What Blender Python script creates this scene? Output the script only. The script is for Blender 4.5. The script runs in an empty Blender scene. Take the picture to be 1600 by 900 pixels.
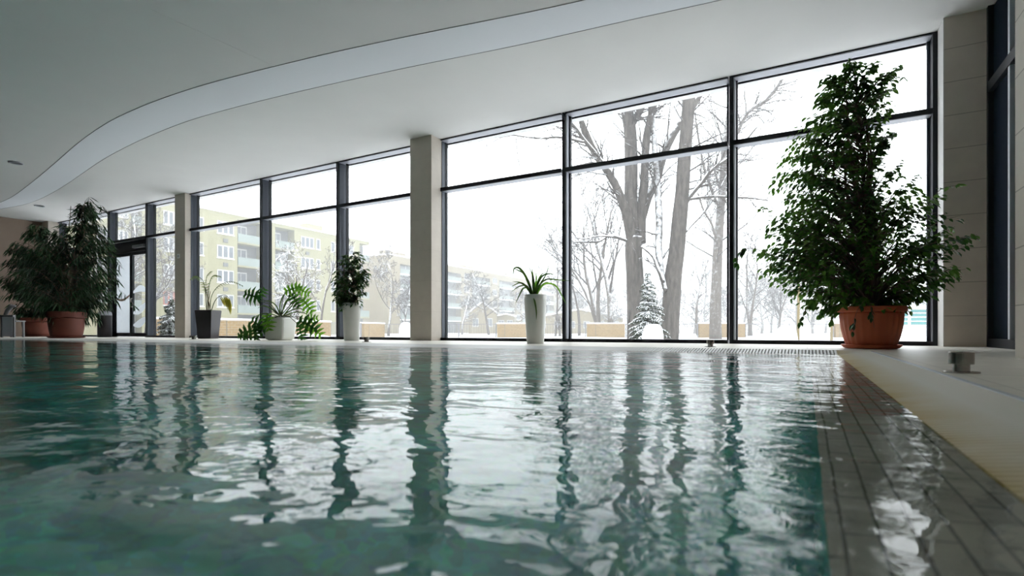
import bpy, math, random
import numpy as np
from mathutils import Vector, Matrix

S = bpy.context.scene
COL = S.collection
PI = math.pi

# ------------------------------------------------------------------ camera
F_PX = 829.0                      # focal length in pixels of the 1600 wide frame
CAM_H = 0.224                     # lens height above the water (z = 0)
YAW = math.radians(29.1)          # camera is turned left of the window normal (+Y)
HOR = 517.0                       # horizon row
CS, SN = math.cos(YAW), math.sin(YAW)
camd = bpy.data.cameras.new('camera'); cam = bpy.data.objects.new('camera', camd); COL.objects.link(cam)
cam.location = (0, 0, CAM_H)
cam.rotation_euler = (PI/2, 0, YAW)
camd.sensor_width = 36; camd.lens = 36*F_PX/1600
camd.shift_y = (HOR-450)/1600
camd.clip_start = 0.02; camd.clip_end = 500
camd.dof.use_dof = True; camd.dof.focus_distance = 8.0; camd.dof.aperture_fstop = 3.5
S.camera = cam

# ------------------------------------------------------------------ world / exposure
wd = bpy.data.worlds.new('overcast_sky'); S.world = wd; wd.use_nodes = True
bg = wd.node_tree.nodes['Background']
bg.inputs[0].default_value = (0.93, 0.965, 1.0, 1); bg.inputs[1].default_value = 4.25
S.view_settings.view_transform = 'Standard'; S.view_settings.look = 'None'
S.view_settings.exposure = 0.0; S.view_settings.gamma = 1.0; S.view_settings.use_curve_mapping = False
S.cycles.max_bounces = 10; S.cycles.diffuse_bounces = 5; S.cycles.glossy_bounces = 4
S.cycles.transparent_max_bounces = 24; S.cycles.transmission_bounces = 4
S.cycles.use_denoising = True
S.cycles.sample_clamp_indirect = 8.0

# key places
D = 8.72            # plane of the glass wall
DK = 0.033          # deck level
CL = 4.033          # soffit level by the windows
CU = 3.86           # raised ceiling over the pool
PX1 = 0.25          # right water edge
PY1 = 5.86          # far water edge
GW = 0.28           # gutter width
XL, XR = -23.5, 1.9
YB = -8.0
GZ = -0.25          # snow level outside

def at(px, py, depth):
    l = (px-800)/F_PX*depth
    return Vector((-SN*depth + CS*l, CS*depth + SN*l, CAM_H + (HOR-py)/F_PX*depth))
def xy(px, Y):
    t = (px-800)/F_PX; z = Y/(CS+SN*t)
    return z*(-SN+CS*t), Y, z
def yx(px, X):
    t = (px-800)/F_PX; z = X/(-SN+CS*t)
    return X, z*(CS+SN*t), z

# ------------------------------------------------------------------ materials
def mat(name):
    m = bpy.data.materials.new(name); m.use_nodes = True
    nt = m.node_tree; nt.nodes.clear()
    out = nt.nodes.new('ShaderNodeOutputMaterial')
    return m, nt, out
def N(nt, t, **kw):
    n = nt.nodes.new(t)
    for k, v in kw.items():
        if k.startswith('i_'):
            n.inputs[k[2:].replace('_', ' ')].default_value = v
        else: setattr(n, k, v)
    return n
def rgb(r, g, b): # from sRGB 0-255
    f = lambda c: (c/255/12.92) if c/255 <= .04045 else ((c/255+.055)/1.055)**2.4
    return (f(r), f(g), f(b), 1)
def principled(name, col, rough=.6, spec=.5, metal=0, noise=None, bump=None, coat=0):
    m, nt, out = mat(name)
    p = N(nt, 'ShaderNodeBsdfPrincipled'); p.inputs['Base Color'].default_value = col
    p.inputs['Roughness'].default_value = rough; p.inputs['Metallic'].default_value = metal
    p.inputs['Specular IOR Level'].default_value = spec; p.inputs['Coat Weight'].default_value = coat
    nt.links.new(p.outputs[0], out.inputs[0])
    tc = N(nt, 'ShaderNodeTexCoord')
    if noise:
        sc, amt = noise
        n = N(nt, 'ShaderNodeTexNoise'); n.inputs['Scale'].default_value = sc; n.inputs['Detail'].default_value = 5
        nt.links.new(tc.outputs['Object'], n.inputs['Vector'])
        r = N(nt, 'ShaderNodeMapRange'); r.inputs[1].default_value = .3; r.inputs[2].default_value = .7
        r.inputs[3].default_value = 1-amt; r.inputs[4].default_value = 1+amt
        nt.links.new(n.outputs[0], r.inputs[0])
        mx = N(nt, 'ShaderNodeVectorMath', operation='SCALE'); mx.inputs[0].default_value = col[:3]
        nt.links.new(r.outputs[0], mx.inputs['Scale']); nt.links.new(mx.outputs[0], p.inputs['Base Color'])
    if bump:
        sc, st = bump
        n = N(nt, 'ShaderNodeTexNoise'); n.inputs['Scale'].default_value = sc; n.inputs['Detail'].default_value = 4
        nt.links.new(tc.outputs['Object'], n.inputs['Vector'])
        b = N(nt, 'ShaderNodeBump'); b.inputs['Strength'].default_value = st; b.inputs['Distance'].default_value = .01
        nt.links.new(n.outputs[0], b.inputs['Height']); nt.links.new(b.outputs[0], p.inputs['Normal'])
    return m
def tiled(name, col, grout, w, h, axis='XZ', rough=.5, mortar=.006, var=.04, off=.5, spec=.4):
    """large tiles or bricks laid over a plane of the object"""
    m, nt, out = mat(name)
    p = N(nt, 'ShaderNodeBsdfPrincipled'); p.inputs['Roughness'].default_value = rough
    p.inputs['Specular IOR Level'].default_value = spec
    g = N(nt, 'ShaderNodeNewGeometry'); sp = N(nt, 'ShaderNodeSeparateXYZ'); cb = N(nt, 'ShaderNodeCombineXYZ')
    nt.links.new(g.outputs['Position'], sp.inputs[0])
    if axis == 'wall':
        ad = N(nt, 'ShaderNodeMath', operation='ADD')
        nt.links.new(sp.outputs[0], ad.inputs[0]); nt.links.new(sp.outputs[1], ad.inputs[1])
        nt.links.new(ad.outputs[0], cb.inputs[0]); nt.links.new(sp.outputs[2], cb.inputs[1])
    else:
        nt.links.new(sp.outputs['XYZ'.index(axis[0])], cb.inputs[0]); nt.links.new(sp.outputs['XYZ'.index(axis[1])], cb.inputs[1])
    br = N(nt, 'ShaderNodeTexBrick'); br.offset = off
    br.inputs['Scale'].default_value = 1; br.inputs['Brick Width'].default_value = w; br.inputs['Row Height'].default_value = h
    br.inputs['Mortar Size'].default_value = mortar; br.inputs['Mortar Smooth'].default_value = .1
    br.inputs['Color1'].default_value = col
    br.inputs['Color2'].default_value = tuple(c*(1-var) for c in col[:3])+(1,)
    br.inputs['Mortar'].default_value = grout
    nt.links.new(cb.outputs[0], br.inputs['Vector'])
    n = N(nt, 'ShaderNodeTexNoise'); n.inputs['Scale'].default_value = 7; n.inputs['Detail'].default_value = 6
    nt.links.new(g.outputs['Position'], n.inputs['Vector'])
    r = N(nt, 'ShaderNodeMapRange'); r.inputs[1].default_value = .3; r.inputs[2].default_value = .7
    r.inputs[3].default_value = 1-var; r.inputs[4].default_value = 1+var
    nt.links.new(n.outputs[0], r.inputs[0])
    sc = N(nt, 'ShaderNodeVectorMath', operation='SCALE')
    nt.links.new(br.outputs[0], sc.inputs[0]); nt.links.new(r.outputs[0], sc.inputs['Scale'])
    nt.links.new(sc.outputs[0], p.inputs['Base Color'])
    nt.links.new(p.outputs[0], out.inputs[0])
    return m
def clear_fresnel(nt, ior):
    """Fresnel that reads the same from both sides of a thin surface"""
    g = N(nt, 'ShaderNodeNewGeometry')
    mx = N(nt, 'ShaderNodeMapRange'); mx.inputs[3].default_value = ior; mx.inputs[4].default_value = 1/ior
    nt.links.new(g.outputs['Backfacing'], mx.inputs[0])
    f = N(nt, 'ShaderNodeFresnel'); nt.links.new(mx.outputs[0], f.inputs['IOR'])
    return f
def glass_mat():
    m, nt, out = mat('clear_glass')
    f = clear_fresnel(nt, 1.35)
    t = N(nt, 'ShaderNodeBsdfTransparent'); t.inputs[0].default_value = (.965, .975, .975, 1)
    g = N(nt, 'ShaderNodeBsdfGlossy'); g.inputs['Roughness'].default_value = .0
    mx = N(nt, 'ShaderNodeMixShader')
    nt.links.new(f.outputs[0], mx.inputs[0]); nt.links.new(t.outputs[0], mx.inputs[1]); nt.links.new(g.outputs[0], mx.inputs[2])
    nt.links.new(mx.outputs[0], out.inputs[0])
    return m
def water_mat():
    m, nt, out = mat('pool_water')
    g0 = N(nt, 'ShaderNodeNewGeometry')
    def layer(scale, amp, stretch, detail, rot=0.3, dist=0.0, prev=None):
        mp = N(nt, 'ShaderNodeMapping'); mp.inputs['Scale'].default_value = stretch; mp.inputs['Rotation'].default_value = (0, 0, rot)
        nt.links.new(g0.outputs['Position'], mp.inputs[0])
        n = N(nt, 'ShaderNodeTexNoise'); n.inputs['Scale'].default_value = scale; n.inputs['Detail'].default_value = detail
        n.inputs['Roughness'].default_value = .45; n.inputs['Distortion'].default_value = dist
        nt.links.new(mp.outputs[0], n.inputs['Vector'])
        ml = N(nt, 'ShaderNodeMath', operation='MULTIPLY'); ml.inputs[1].default_value = amp
        nt.links.new(n.outputs[0], ml.inputs[0])
        if prev is None: return ml
        a = N(nt, 'ShaderNodeMath', operation='ADD')
        nt.links.new(prev.outputs[0], a.inputs[0]); nt.links.new(ml.outputs[0], a.inputs[1]); return a
    h = layer(1.1, WAVE[0], (1, 1.4, 1), 1.0, .5)
    h = layer(4.0, WAVE[1], (1, 1.5, 1), 2.0, .2, .4, h)
    h = layer(13.0, WAVE[2], (1, 1.2, 1), 2.0, -.3, .5, h)
    b = N(nt, 'ShaderNodeBump'); b.inputs['Strength'].default_value = 1; b.inputs['Distance'].default_value = 1
    nt.links.new(h.outputs[0], b.inputs['Height'])
    f = clear_fresnel(nt, 1.33); nt.links.new(b.outputs[0], f.inputs['Normal'])
    t = N(nt, 'ShaderNodeBsdfRefraction'); t.inputs[0].default_value = (.95, .985, .975, 1); t.inputs['IOR'].default_value = 1.33; t.inputs['Roughness'].default_value = 0; nt.links.new(b.outputs[0], t.inputs['Normal'])
    g = N(nt, 'ShaderNodeBsdfGlossy'); g.inputs['Roughness'].default_value = .02
    nt.links.new(b.outputs[0], g.inputs['Normal'])
    mx = N(nt, 'ShaderNodeMixShader')
    nt.links.new(f.outputs[0], mx.inputs[0]); nt.links.new(t.outputs[0], mx.inputs[1]); nt.links.new(g.outputs[0], mx.inputs[2])
    nt.links.new(mx.outputs[0], out.inputs[0])
    return m
WAVE = (0.020, 0.0085, 0.0024)
def leaf_mat(name, col, col2, trans=.35, scale=3, rough=.4, spec=.35):
    m, nt, out = mat(name)
    tc = N(nt, 'ShaderNodeTexCoord')
    n = N(nt, 'ShaderNodeTexNoise'); n.inputs['Scale'].default_value = scale; n.inputs['Detail'].default_value = 3
    nt.links.new(tc.outputs['Object'], n.inputs['Vector'])
    r = N(nt, 'ShaderNodeMapRange'); r.inputs[1].default_value = .38; r.inputs[2].default_value = .65
    nt.links.new(n.outputs[0], r.inputs[0])
    cm = N(nt, 'ShaderNodeMix', data_type='RGBA'); cm.inputs[6].default_value = col; cm.inputs[7].default_value = col2
    nt.links.new(r.outputs[0], cm.inputs[0])
    p = N(nt, 'ShaderNodeBsdfPrincipled'); p.inputs['Roughness'].default_value = rough; p.inputs['Specular IOR Level'].default_value = spec
    nt.links.new(cm.outputs[2], p.inputs['Base Color'])
    tr = N(nt, 'ShaderNodeBsdfTranslucent'); nt.links.new(cm.outputs[2], tr.inputs[0])
    mx = N(nt, 'ShaderNodeMixShader'); mx.inputs[0].default_value = trans
    nt.links.new(p.outputs[0], mx.inputs[1]); nt.links.new(tr.outputs[0], mx.inputs[2])
    nt.links.new(mx.outputs[0], out.inputs[0])
    return m
def snowy_mat(name, col, lo=.25, hi=.6, scale=6, amt=.5, noise=.15, bump=.0):
    """bark, needles or roof with fresh snow lying on everything that faces up"""
    m, nt, out = mat(name)
    p = N(nt, 'ShaderNodeBsdfPrincipled'); p.inputs['Roughness'].default_value = .85; p.inputs['Specular IOR Level'].default_value = .15
    g = N(nt, 'ShaderNodeNewGeometry'); sp = N(nt, 'ShaderNodeSeparateXYZ'); nt.links.new(g.outputs['Normal'], sp.inputs[0])
    n = N(nt, 'ShaderNodeTexNoise'); n.inputs['Scale'].default_value = scale; n.inputs['Detail'].default_value = 4
    nt.links.new(g.outputs['Position'], n.inputs['Vector'])
    sb = N(nt, 'ShaderNodeMath', operation='MULTIPLY_ADD'); sb.inputs[1].default_value = amt; sb.inputs[2].default_value = -amt*.5
    nt.links.new(n.outputs[0], sb.inputs[0])
    ad = N(nt, 'ShaderNodeMath', operation='ADD'); nt.links.new(sp.outputs[2], ad.inputs[0]); nt.links.new(sb.outputs[0], ad.inputs[1])
    r = N(nt, 'ShaderNodeMapRange'); r.inputs[1].default_value = lo; r.inputs[2].default_value = hi
    nt.links.new(ad.outputs[0], r.inputs[0])
    n2 = N(nt, 'ShaderNodeTexNoise'); n2.inputs['Scale'].default_value = 9; n2.inputs['Detail'].default_value = 5
    mp = N(nt, 'ShaderNodeMapping'); mp.inputs['Scale'].default_value = (1, 1, .25); nt.links.new(g.outputs['Position'], mp.inputs[0]); nt.links.new(mp.outputs[0], n2.inputs['Vector'])
    r2 = N(nt, 'ShaderNodeMapRange'); r2.inputs[1].default_value = .3; r2.inputs[2].default_value = .7; r2.inputs[3].default_value = 1-noise; r2.inputs[4].default_value = 1+noise
    nt.links.new(n2.outputs[0], r2.inputs[0])
    sc = N(nt, 'ShaderNodeVectorMath', operation='SCALE'); sc.inputs[0].default_value = col[:3]; nt.links.new(r2.outputs[0], sc.inputs['Scale'])
    cm = N(nt, 'ShaderNodeMix', data_type='RGBA'); nt.links.new(sc.outputs[0], cm.inputs[6]); cm.inputs[7].default_value = (.86, .88, .9, 1)
    nt.links.new(r.outputs[0], cm.inputs[0]); nt.links.new(cm.outputs[2], p.inputs['Base Color'])
    if bump:
        n3 = N(nt, 'ShaderNodeTexNoise'); n3.inputs['Scale'].default_value = 14; n3.inputs['Detail'].default_value = 4
        mp3 = N(nt, 'ShaderNodeMapping'); mp3.inputs['Scale'].default_value = (1, 1, .12); nt.links.new(g.outputs['Position'], mp3.inputs[0]); nt.links.new(mp3.outputs[0], n3.inputs['Vector'])
        bp = N(nt, 'ShaderNodeBump'); bp.inputs['Strength'].default_value = bump; bp.inputs['Distance'].default_value = .05
        nt.links.new(n3.outputs[0], bp.inputs['Height']); nt.links.new(bp.outputs[0], p.inputs['Normal'])
    nt.links.new(p.outputs[0], out.inputs[0])
    return m
def mosaic_mat():
    m, nt, out = mat('teal_mosaic')
    p = N(nt, 'ShaderNodeBsdfPrincipled'); p.inputs['Roughness'].default_value = .4
    g = N(nt, 'ShaderNodeNewGeometry')
    n = N(nt, 'ShaderNodeTexNoise'); n.inputs['Scale'].default_value = 2.2; n.inputs['Detail'].default_value = 5; n.inputs['Distortion'].default_value = .6
    nt.links.new(g.outputs['Position'], n.inputs['Vector'])
    v = N(nt, 'ShaderNodeTexVoronoi'); v.inputs['Scale'].default_value = 22
    nt.links.new(g.outputs['Position'], v.inputs['Vector'])
    r = N(nt, 'ShaderNodeMapRange'); r.inputs[1].default_value = .38; r.inputs[2].default_value = .62
    nt.links.new(n.outputs[0], r.inputs[0])
    cm = N(nt, 'ShaderNodeMix', data_type='RGBA'); cm.inputs[6].default_value = TEAL_A; cm.inputs[7].default_value = TEAL_B
    nt.links.new(r.outputs[0], cm.inputs[0])
    c2 = N(nt, 'ShaderNodeMix', data_type='RGBA', blend_type='MULTIPLY'); c2.inputs[0].default_value = .35
    nt.links.new(cm.outputs[2], c2.inputs[6]); nt.links.new(v.outputs['Color'], c2.inputs[7])
    nt.links.new(c2.outputs[2], p.inputs['Base Color']); nt.links.new(p.outputs[0], out.inputs[0])
    return m
TEAL_A, TEAL_B = (.07, .40, .35, 1), (.15, .88, .76, 1)
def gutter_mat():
    """pale slats turning yellower in uneven patches towards the water edge"""
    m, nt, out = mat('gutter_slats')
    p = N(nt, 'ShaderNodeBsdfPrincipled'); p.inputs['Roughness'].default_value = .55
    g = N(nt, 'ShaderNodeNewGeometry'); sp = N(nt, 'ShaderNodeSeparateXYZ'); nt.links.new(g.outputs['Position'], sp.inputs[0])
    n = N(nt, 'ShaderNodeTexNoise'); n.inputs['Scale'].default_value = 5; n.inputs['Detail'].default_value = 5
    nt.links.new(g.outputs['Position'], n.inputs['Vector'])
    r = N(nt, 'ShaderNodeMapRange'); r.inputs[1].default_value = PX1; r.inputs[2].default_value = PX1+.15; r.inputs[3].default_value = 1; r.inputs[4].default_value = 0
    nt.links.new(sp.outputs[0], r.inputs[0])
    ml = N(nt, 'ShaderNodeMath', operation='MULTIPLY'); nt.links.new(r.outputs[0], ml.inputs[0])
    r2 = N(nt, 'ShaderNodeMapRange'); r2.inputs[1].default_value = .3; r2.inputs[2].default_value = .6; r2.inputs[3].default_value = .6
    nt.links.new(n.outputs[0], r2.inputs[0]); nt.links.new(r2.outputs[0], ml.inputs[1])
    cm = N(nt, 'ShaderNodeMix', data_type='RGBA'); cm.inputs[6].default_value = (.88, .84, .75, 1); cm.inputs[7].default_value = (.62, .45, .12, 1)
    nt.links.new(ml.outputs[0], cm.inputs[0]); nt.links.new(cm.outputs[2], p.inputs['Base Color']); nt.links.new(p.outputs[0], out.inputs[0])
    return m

M = {}
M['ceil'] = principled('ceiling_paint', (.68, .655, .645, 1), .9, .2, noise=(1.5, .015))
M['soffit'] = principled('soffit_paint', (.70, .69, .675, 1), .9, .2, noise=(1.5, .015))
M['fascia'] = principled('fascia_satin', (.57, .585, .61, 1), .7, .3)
M['joint'] = principled('shadow_joint', (.22, .22, .22, 1), .9)
M['wall'] = tiled('beige_wall_tiles', (.68, .61, .525, 1), (.40, .35, .29, 1), 1.2, .405, 'wall', .55, .005, .03, 0)
M['wallbrown'] = principled('brown_wall', (.30, .225, .175, 1), .8, noise=(2, .05))
M['stone'] = tiled('pillar_stone', (.49, .44, .375, 1), (.44, .395, .335, 1), 40, .6, 'wall', .5, .004, .04, 0)
M['deck'] = tiled('deck_tiles', (.84, .80, .72, 1), (.70, .66, .59, 1), .6, .6, 'XY', .42, .006, .04, 0)
M['black'] = principled('anthracite_frame', (.012, .014, .018, 1), .45, .25)
M['blue'] = principled('dark_blue_panel', (.008, .014, .026, 1), .8, .08)
M['grey'] = principled('grey_parts_lit_frame', (.36, .37, .41, 1), .45)  # own grey of small parts; on window frames it paints lit faces
M['litslate'] = principled('lit_slate_frame', (.075, .085, .105, 1), .45, .3)  # anthracite lightened to paint window light on the mullion sides
M['lightframe'] = principled('light_strip', (.62, .66, .70, 1), .4)
M['glass'] = glass_mat()
M['water'] = water_mat()
M['mosaic'] = mosaic_mat()
M['ledge'] = tiled('ledge_tiles', (.78, .72, .60, 1), (.24, .22, .17, 1), .15, .037, 'YX', .35, .0022, .10, .5)
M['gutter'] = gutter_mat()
M['white'] = principled('white_plastic', (.74, .74, .72, 1), .4)
M['whitepot'] = principled('white_glazed_pot', (.62, .62, .57, 1), .28, .5, coat=.3)
M['darkpot'] = principled('dark_square_pot', (.018, .015, .017, 1), .35)
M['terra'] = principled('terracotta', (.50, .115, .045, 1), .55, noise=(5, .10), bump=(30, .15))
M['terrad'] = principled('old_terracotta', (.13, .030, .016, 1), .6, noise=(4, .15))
M['soil'] = principled('potting_soil', (.02, .013, .009, 1), .95, bump=(60, .8))
M['chrome'] = principled('brushed_steel', (.30, .285, .27, 1), .16, metal=1, bump=(20, .1))
M['ficus'] = leaf_mat('ficus_leaves', (.045, .13, .025, 1), (.14, .30, .035, 1), .40, 2.2)
M['ficus2'] = leaf_mat('glossy_leaves', (.020, .070, .016, 1), (.05, .12, .02, 1), .25, 4)
M['long'] = leaf_mat('long_leaves', (.014, .042, .016, 1), (.035, .085, .028, 1), .22, 1.5)
M['strap'] = leaf_mat('strap_leaves', (.035, .085, .015, 1), (.10, .19, .02, 1), .3, 5)
M['lime'] = leaf_mat('lime_leaves', (.10, .27, .025, 1), (.20, .42, .04, 1), .45, 6)
M['philo'] = leaf_mat('lobed_leaves', (.022, .085, .015, 1), (.05, .15, .022, 1), .3, 5)
M['palm'] = leaf_mat('palm_leaves', (.10, .17, .035, 1), (.19, .25, .06, 1), .35, 6)
M['yellowleaf'] = leaf_mat('yellowing_leaves', (.42, .42, .06, 1), (.55, .46, .10, 1), .4, 6)
M['bark'] = principled('indoor_bark', (.16, .12, .08, 1), .85, noise=(12, .3))
M['greenstem'] = principled('green_stem', (.06, .09, .03, 1), .6)
M['trunk'] = snowy_mat('poplar_bark', (.080, .071, .063, 1), .30, .55, 5, .9, .45, .9)
M['limb'] = snowy_mat('snowy_limb', (.07, .062, .055, 1), .05, .35, 7, .6, .3)
M['pale'] = snowy_mat('pale_bark', (.12, .105, .092, 1), .05, .4, 7, .5, .2)
M['twig'] = snowy_mat('frosted_twigs', (.07, .061, .056, 1), .3, .8, 9, .5, .2)
M['needle'] = snowy_mat('snowy_needles', (.035, .045, .026, 1), .1, .75, 14, .9, .3)
M['snow'] = principled('fresh_snow', (.88, .89, .91, 1), .8, .1, bump=(3, .3))
M['brick'] = tiled('yellow_brick', (.26, .175, .08, 1), (.27, .22, .15, 1), .30, .11, 'wall', .8, .014, .10)
M['rail'] = principled('railing_paint', (.20, .20, .21, 1), .6)
M['cream'] = principled('yellow_plaster', (.25, .235, .13, 1), .9, noise=(.6, .04))
M['ochre'] = principled('ochre_plaster', (.20, .16, .085, 1), .9, noise=(.6, .05))
M['greypl'] = principled('grey_recess', (.13, .135, .13, 1), .9)
M['pwin'] = principled('flat_window_glass', (.10, .115, .13, 1), .2)
M['pframe'] = principled('white_window_frame', (.45, .45, .44, 1), .6)
M['pred'] = principled('red_window_frame', (.35, .09, .05, 1), .6)
M['balc'] = principled('pale_green_balustrade', (.18, .22, .20, 1), .5)
M['teal'] = principled('teal_panels', (.06, .24, .23, 1), .3)
M['greych'] = principled('grey_plastic', (.17, .17, .18, 1), .5)
M['film'] = leaf_mat('frosted_film', (.82, .84, .86, 1), (.82, .84, .86, 1), .6, 1, .6)
M['arc'] = principled('brown_decal', (.40, .26, .20, 1), .6)

# ------------------------------------------------------------------ mesh helpers
class MB:
    def __init__(s): s.v = []; s.f = []
    def add(s, vs, fs):
        o = len(s.v); s.v += [tuple(v) for v in vs]; s.f += [tuple(i+o for i in f) for f in fs]
    def box(s, x0, x1, y0, y1, z0, z1):
        s.add([(x0,y0,z0),(x1,y0,z0),(x1,y1,z0),(x0,y1,z0),(x0,y0,z1),(x1,y0,z1),(x1,y1,z1),(x0,y1,z1)],
              [(0,3,2,1),(4,5,6,7),(0,1,5,4),(1,2,6,5),(2,3,7,6),(3,0,4,7)])
    def obox(s, a, b, w, z0, z1, ext=0):
        """box along the ground from a to b, w thick"""
        a = Vector(a[:2]); b = Vector(b[:2]); d = (b-a).normalized(); n = Vector((-d.y, d.x))*w/2; a = a-d*ext; b = b+d*ext
        p = [a+n, a-n, b-n, b+n]
        s.add([(q.x,q.y,z0) for q in p]+[(q.x,q.y,z1) for q in p], [(3,2,1,0),(4,5,6,7),(0,1,5,4),(1,2,6,5),(2,3,7,6),(3,0,4,7)])
    def tube(s, pts, rad, n=6, cap=True):
        pts = [Vector(p) for p in pts]
        if not hasattr(rad, '__len__'): rad = [rad]*len(pts)
        vs, fs = [], []; up = None
        for i, p in enumerate(pts):
            t = (pts[min(i+1, len(pts)-1)]-pts[max(i-1, 0)])
            if t.length < 1e-9: t = Vector((0,0,1))
            t.normalize()
            if up is None: up = t.orthogonal().normalized()
            up = (up - t*up.dot(t))
            up = t.orthogonal().normalized() if up.length < 1e-6 else up.normalized()
            w = t.cross(up)
            for k in range(n):
                a = 2*PI*k/n; vs.append(p+(up*math.cos(a)+w*math.sin(a))*rad[i])
        for i in range(len(pts)-1):
            for k in range(n):
                k2 = (k+1) % n; fs.append((i*n+k, i*n+k2, (i+1)*n+k2, (i+1)*n+k))
        if cap: fs.append(tuple(range(n))[::-1]); fs.append(tuple((len(pts)-1)*n+k for k in range(n)))
        s.add(vs, fs)
    def lathe(s, prof, n=48, c=(0,0,0), mod=None):
        vs, fs = [], []
        for (r, z) in prof:
            for k in range(n):
                a = 2*PI*k/n; rr = r*(mod(a, z) if mod else 1)
                vs.append((c[0]+rr*math.cos(a), c[1]+rr*math.sin(a), c[2]+z))
        m = len(prof)
        for i in range(m-1):
            for k in range(n):
                k2 = (k+1) % n; fs.append((i*n+k, i*n+k2, (i+1)*n+k2, (i+1)*n+k))
        fs.append(tuple(range(n))[::-1]); fs.append(tuple((m-1)*n+k for k in range(n)))
        s.add(vs, fs)
    def build(s, name, m, parent=None, smooth=False, bevel=0, **tags):
        me = bpy.data.meshes.new(name); me.from_pydata(s.v, [], s.f); me.update()
        me.materials.append(m)
        o = bpy.data.objects.new(name, me); COL.objects.link(o)
        if smooth: me.polygons.foreach_set('use_smooth', [True]*len(me.polygons))
        if parent is not None: o.parent = parent; o.matrix_parent_inverse = Matrix.Translation(-parent.location)
        if bevel:
            b = o.modifiers.new('bevel', 'BEVEL'); b.width = bevel; b.segments = 2; b.limit_method = 'ANGLE'
        for k, v in tags.items(): o[k] = v
        return o
def thing(name, loc, label, cat, group=None):
    o = bpy.data.objects.new(name, None); COL.objects.link(o); o.location = loc; o.empty_display_size = .2
    o['label'] = label; o['category'] = cat
    if group: o['group'] = group
    return o
def box(name, m, dims, parent=None, bevel=0, **tags):
    b = MB(); b.box(*dims); return b.build(name, m, parent, bevel=bevel, **tags)
STR = dict(kind='structure')

# ------------------------------------------------------------------ room shell
fl = MB()
fl.box(PX1+GW, XR, YB, D+.15, -.15, DK)
fl.box(XL, PX1+GW, PY1+GW, D+.15, -.15, DK)
fl.build('floor', M['deck'], **STR)

# pool basin with a shallow tiled ledge under the water edge
PXL, PYB, PZ = -22.4, -7.0, -1.35; LX = .02
pb = MB()
pb.add([(PXL,PYB,PZ),(LX,PYB,PZ),(LX,5.62,PZ),(PXL,5.62,PZ)], [(0,1,2,3)])
pb.add([(LX,PYB,PZ),(LX,5.62,PZ),(LX,5.62,-.06),(LX,PYB,-.06)], [(0,1,2,3)])
pb.add([(PXL,5.62,PZ),(LX,5.62,PZ),(LX,5.62,-.06),(PXL,5.62,-.06)], [(3,2,1,0)])
pb.add([(PXL,PYB,PZ),(PXL,5.62,PZ),(PXL,5.62,.033),(PXL,PYB,.033)], [(0,1,2,3)])
pb.add([(PXL,PYB,PZ),(LX,PYB,PZ),(LX,PYB,.033),(PXL,PYB,.033)], [(3,2,1,0)])
pb.box(PXL-.1, PX1+GW, YB, PYB, -.15, DK); pb.box(XL, PXL, YB, PY1+GW, -.15, DK)
pb.build('pool_basin', M['mosaic'], label='teal mosaic basin of the pool', **STR)
lg = MB()
lg.add([(LX,PYB,-.06),(PX1,PYB,-.006),(PX1,PY1,-.006),(LX,5.62,-.06)], [(0,1,2,3)])
lg.add([(PXL,5.62,-.06),(LX,5.62,-.06),(PX1,PY1,-.006),(PXL,PY1,-.006)], [(0,1,2,3)])
lg.add([(PX1,PYB,-.006),(PX1,PY1,-.006),(PX1,PY1,-.1),(PX1,PYB,-.1)], [(0,1,2,3)])
lg.build('pool_ledge', M['ledge'], label='shallow tiled ledge under the water edge', **STR)
wt = MB(); wt.add([(PXL,PYB,0),(PX1,PYB,0),(PX1,PY1,0),(PXL,PY1,0)], [(0,1,2,3)])
wt.build('pool_water', M['water'], kind='stuff', label='rippled green water of the indoor pool', category='water')

# overflow gutters: sloping slatted grates
def slat(b, a0, a1, along):
    # one slat, cross section follows the slope from the water up to the deck
    if along == 'Y':   # right hand gutter; slat runs along X
        v = [(PX1-.004,a0,-.004),(PX1-.004,a1,-.004),(PX1+GW-.02,a1,DK),(PX1+GW-.02,a0,DK)]
    else:
        v = [(a0,PY1-.004,-.004),(a0,PY1+GW-.01,DK),(a1,PY1+GW-.01,DK),(a1,PY1-.004,-.004)]
    w = [(x,y,z-.03) for x,y,z in v]
    b.add(v+w, [(0,3,2,1),(4,5,6,7),(0,1,5,4),(1,2,6,5),(2,3,7,6),(3,0,4,7)])
g1 = MB(); y = -2.0
while y < PY1-.005:
    slat(g1, y, y+.028, 'Y'); y += .03
gr = thing('gutter_grate', (PX1, 2, 0), 'beige slatted gutter grate turning yellow towards the water, along the near side deck', 'pool grate')
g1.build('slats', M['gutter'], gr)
ch = MB(); ch.add([(PX1,-2,-.034),(PX1,PY1,-.034),(PX1+GW,PY1,-.012),(PX1+GW,-2,-.012)], [(0,3,2,1)])
ch.build('channel', M['joint'], gr)
ln = MB(); ln.box(PX1+GW-.02, PX1+GW, -2, PY1-.002, -.04, DK+.004); ln.build('edge_strip', M['lightframe'], gr, label='pale metal edge strip')
g2 = MB(); x = -22.3
while x < PX1-.005:
    slat(g2, x, x+.020, 'X'); x += .03
gr2 = thing('gutter_grate', (-5, PY1, 0), 'white slatted gutter grate along the far pool edge below the windows', 'pool grate')
g2.build('slats', M['white'], gr2)
ch = MB(); ch.add([(-22.3,PY1,-.034),(PX1,PY1,-.034),(PX1,PY1+GW,-.012),(-22.3,PY1+GW,-.012)], [(0,1,2,3)])
ch.build('channel', M['joint'], gr2)
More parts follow.
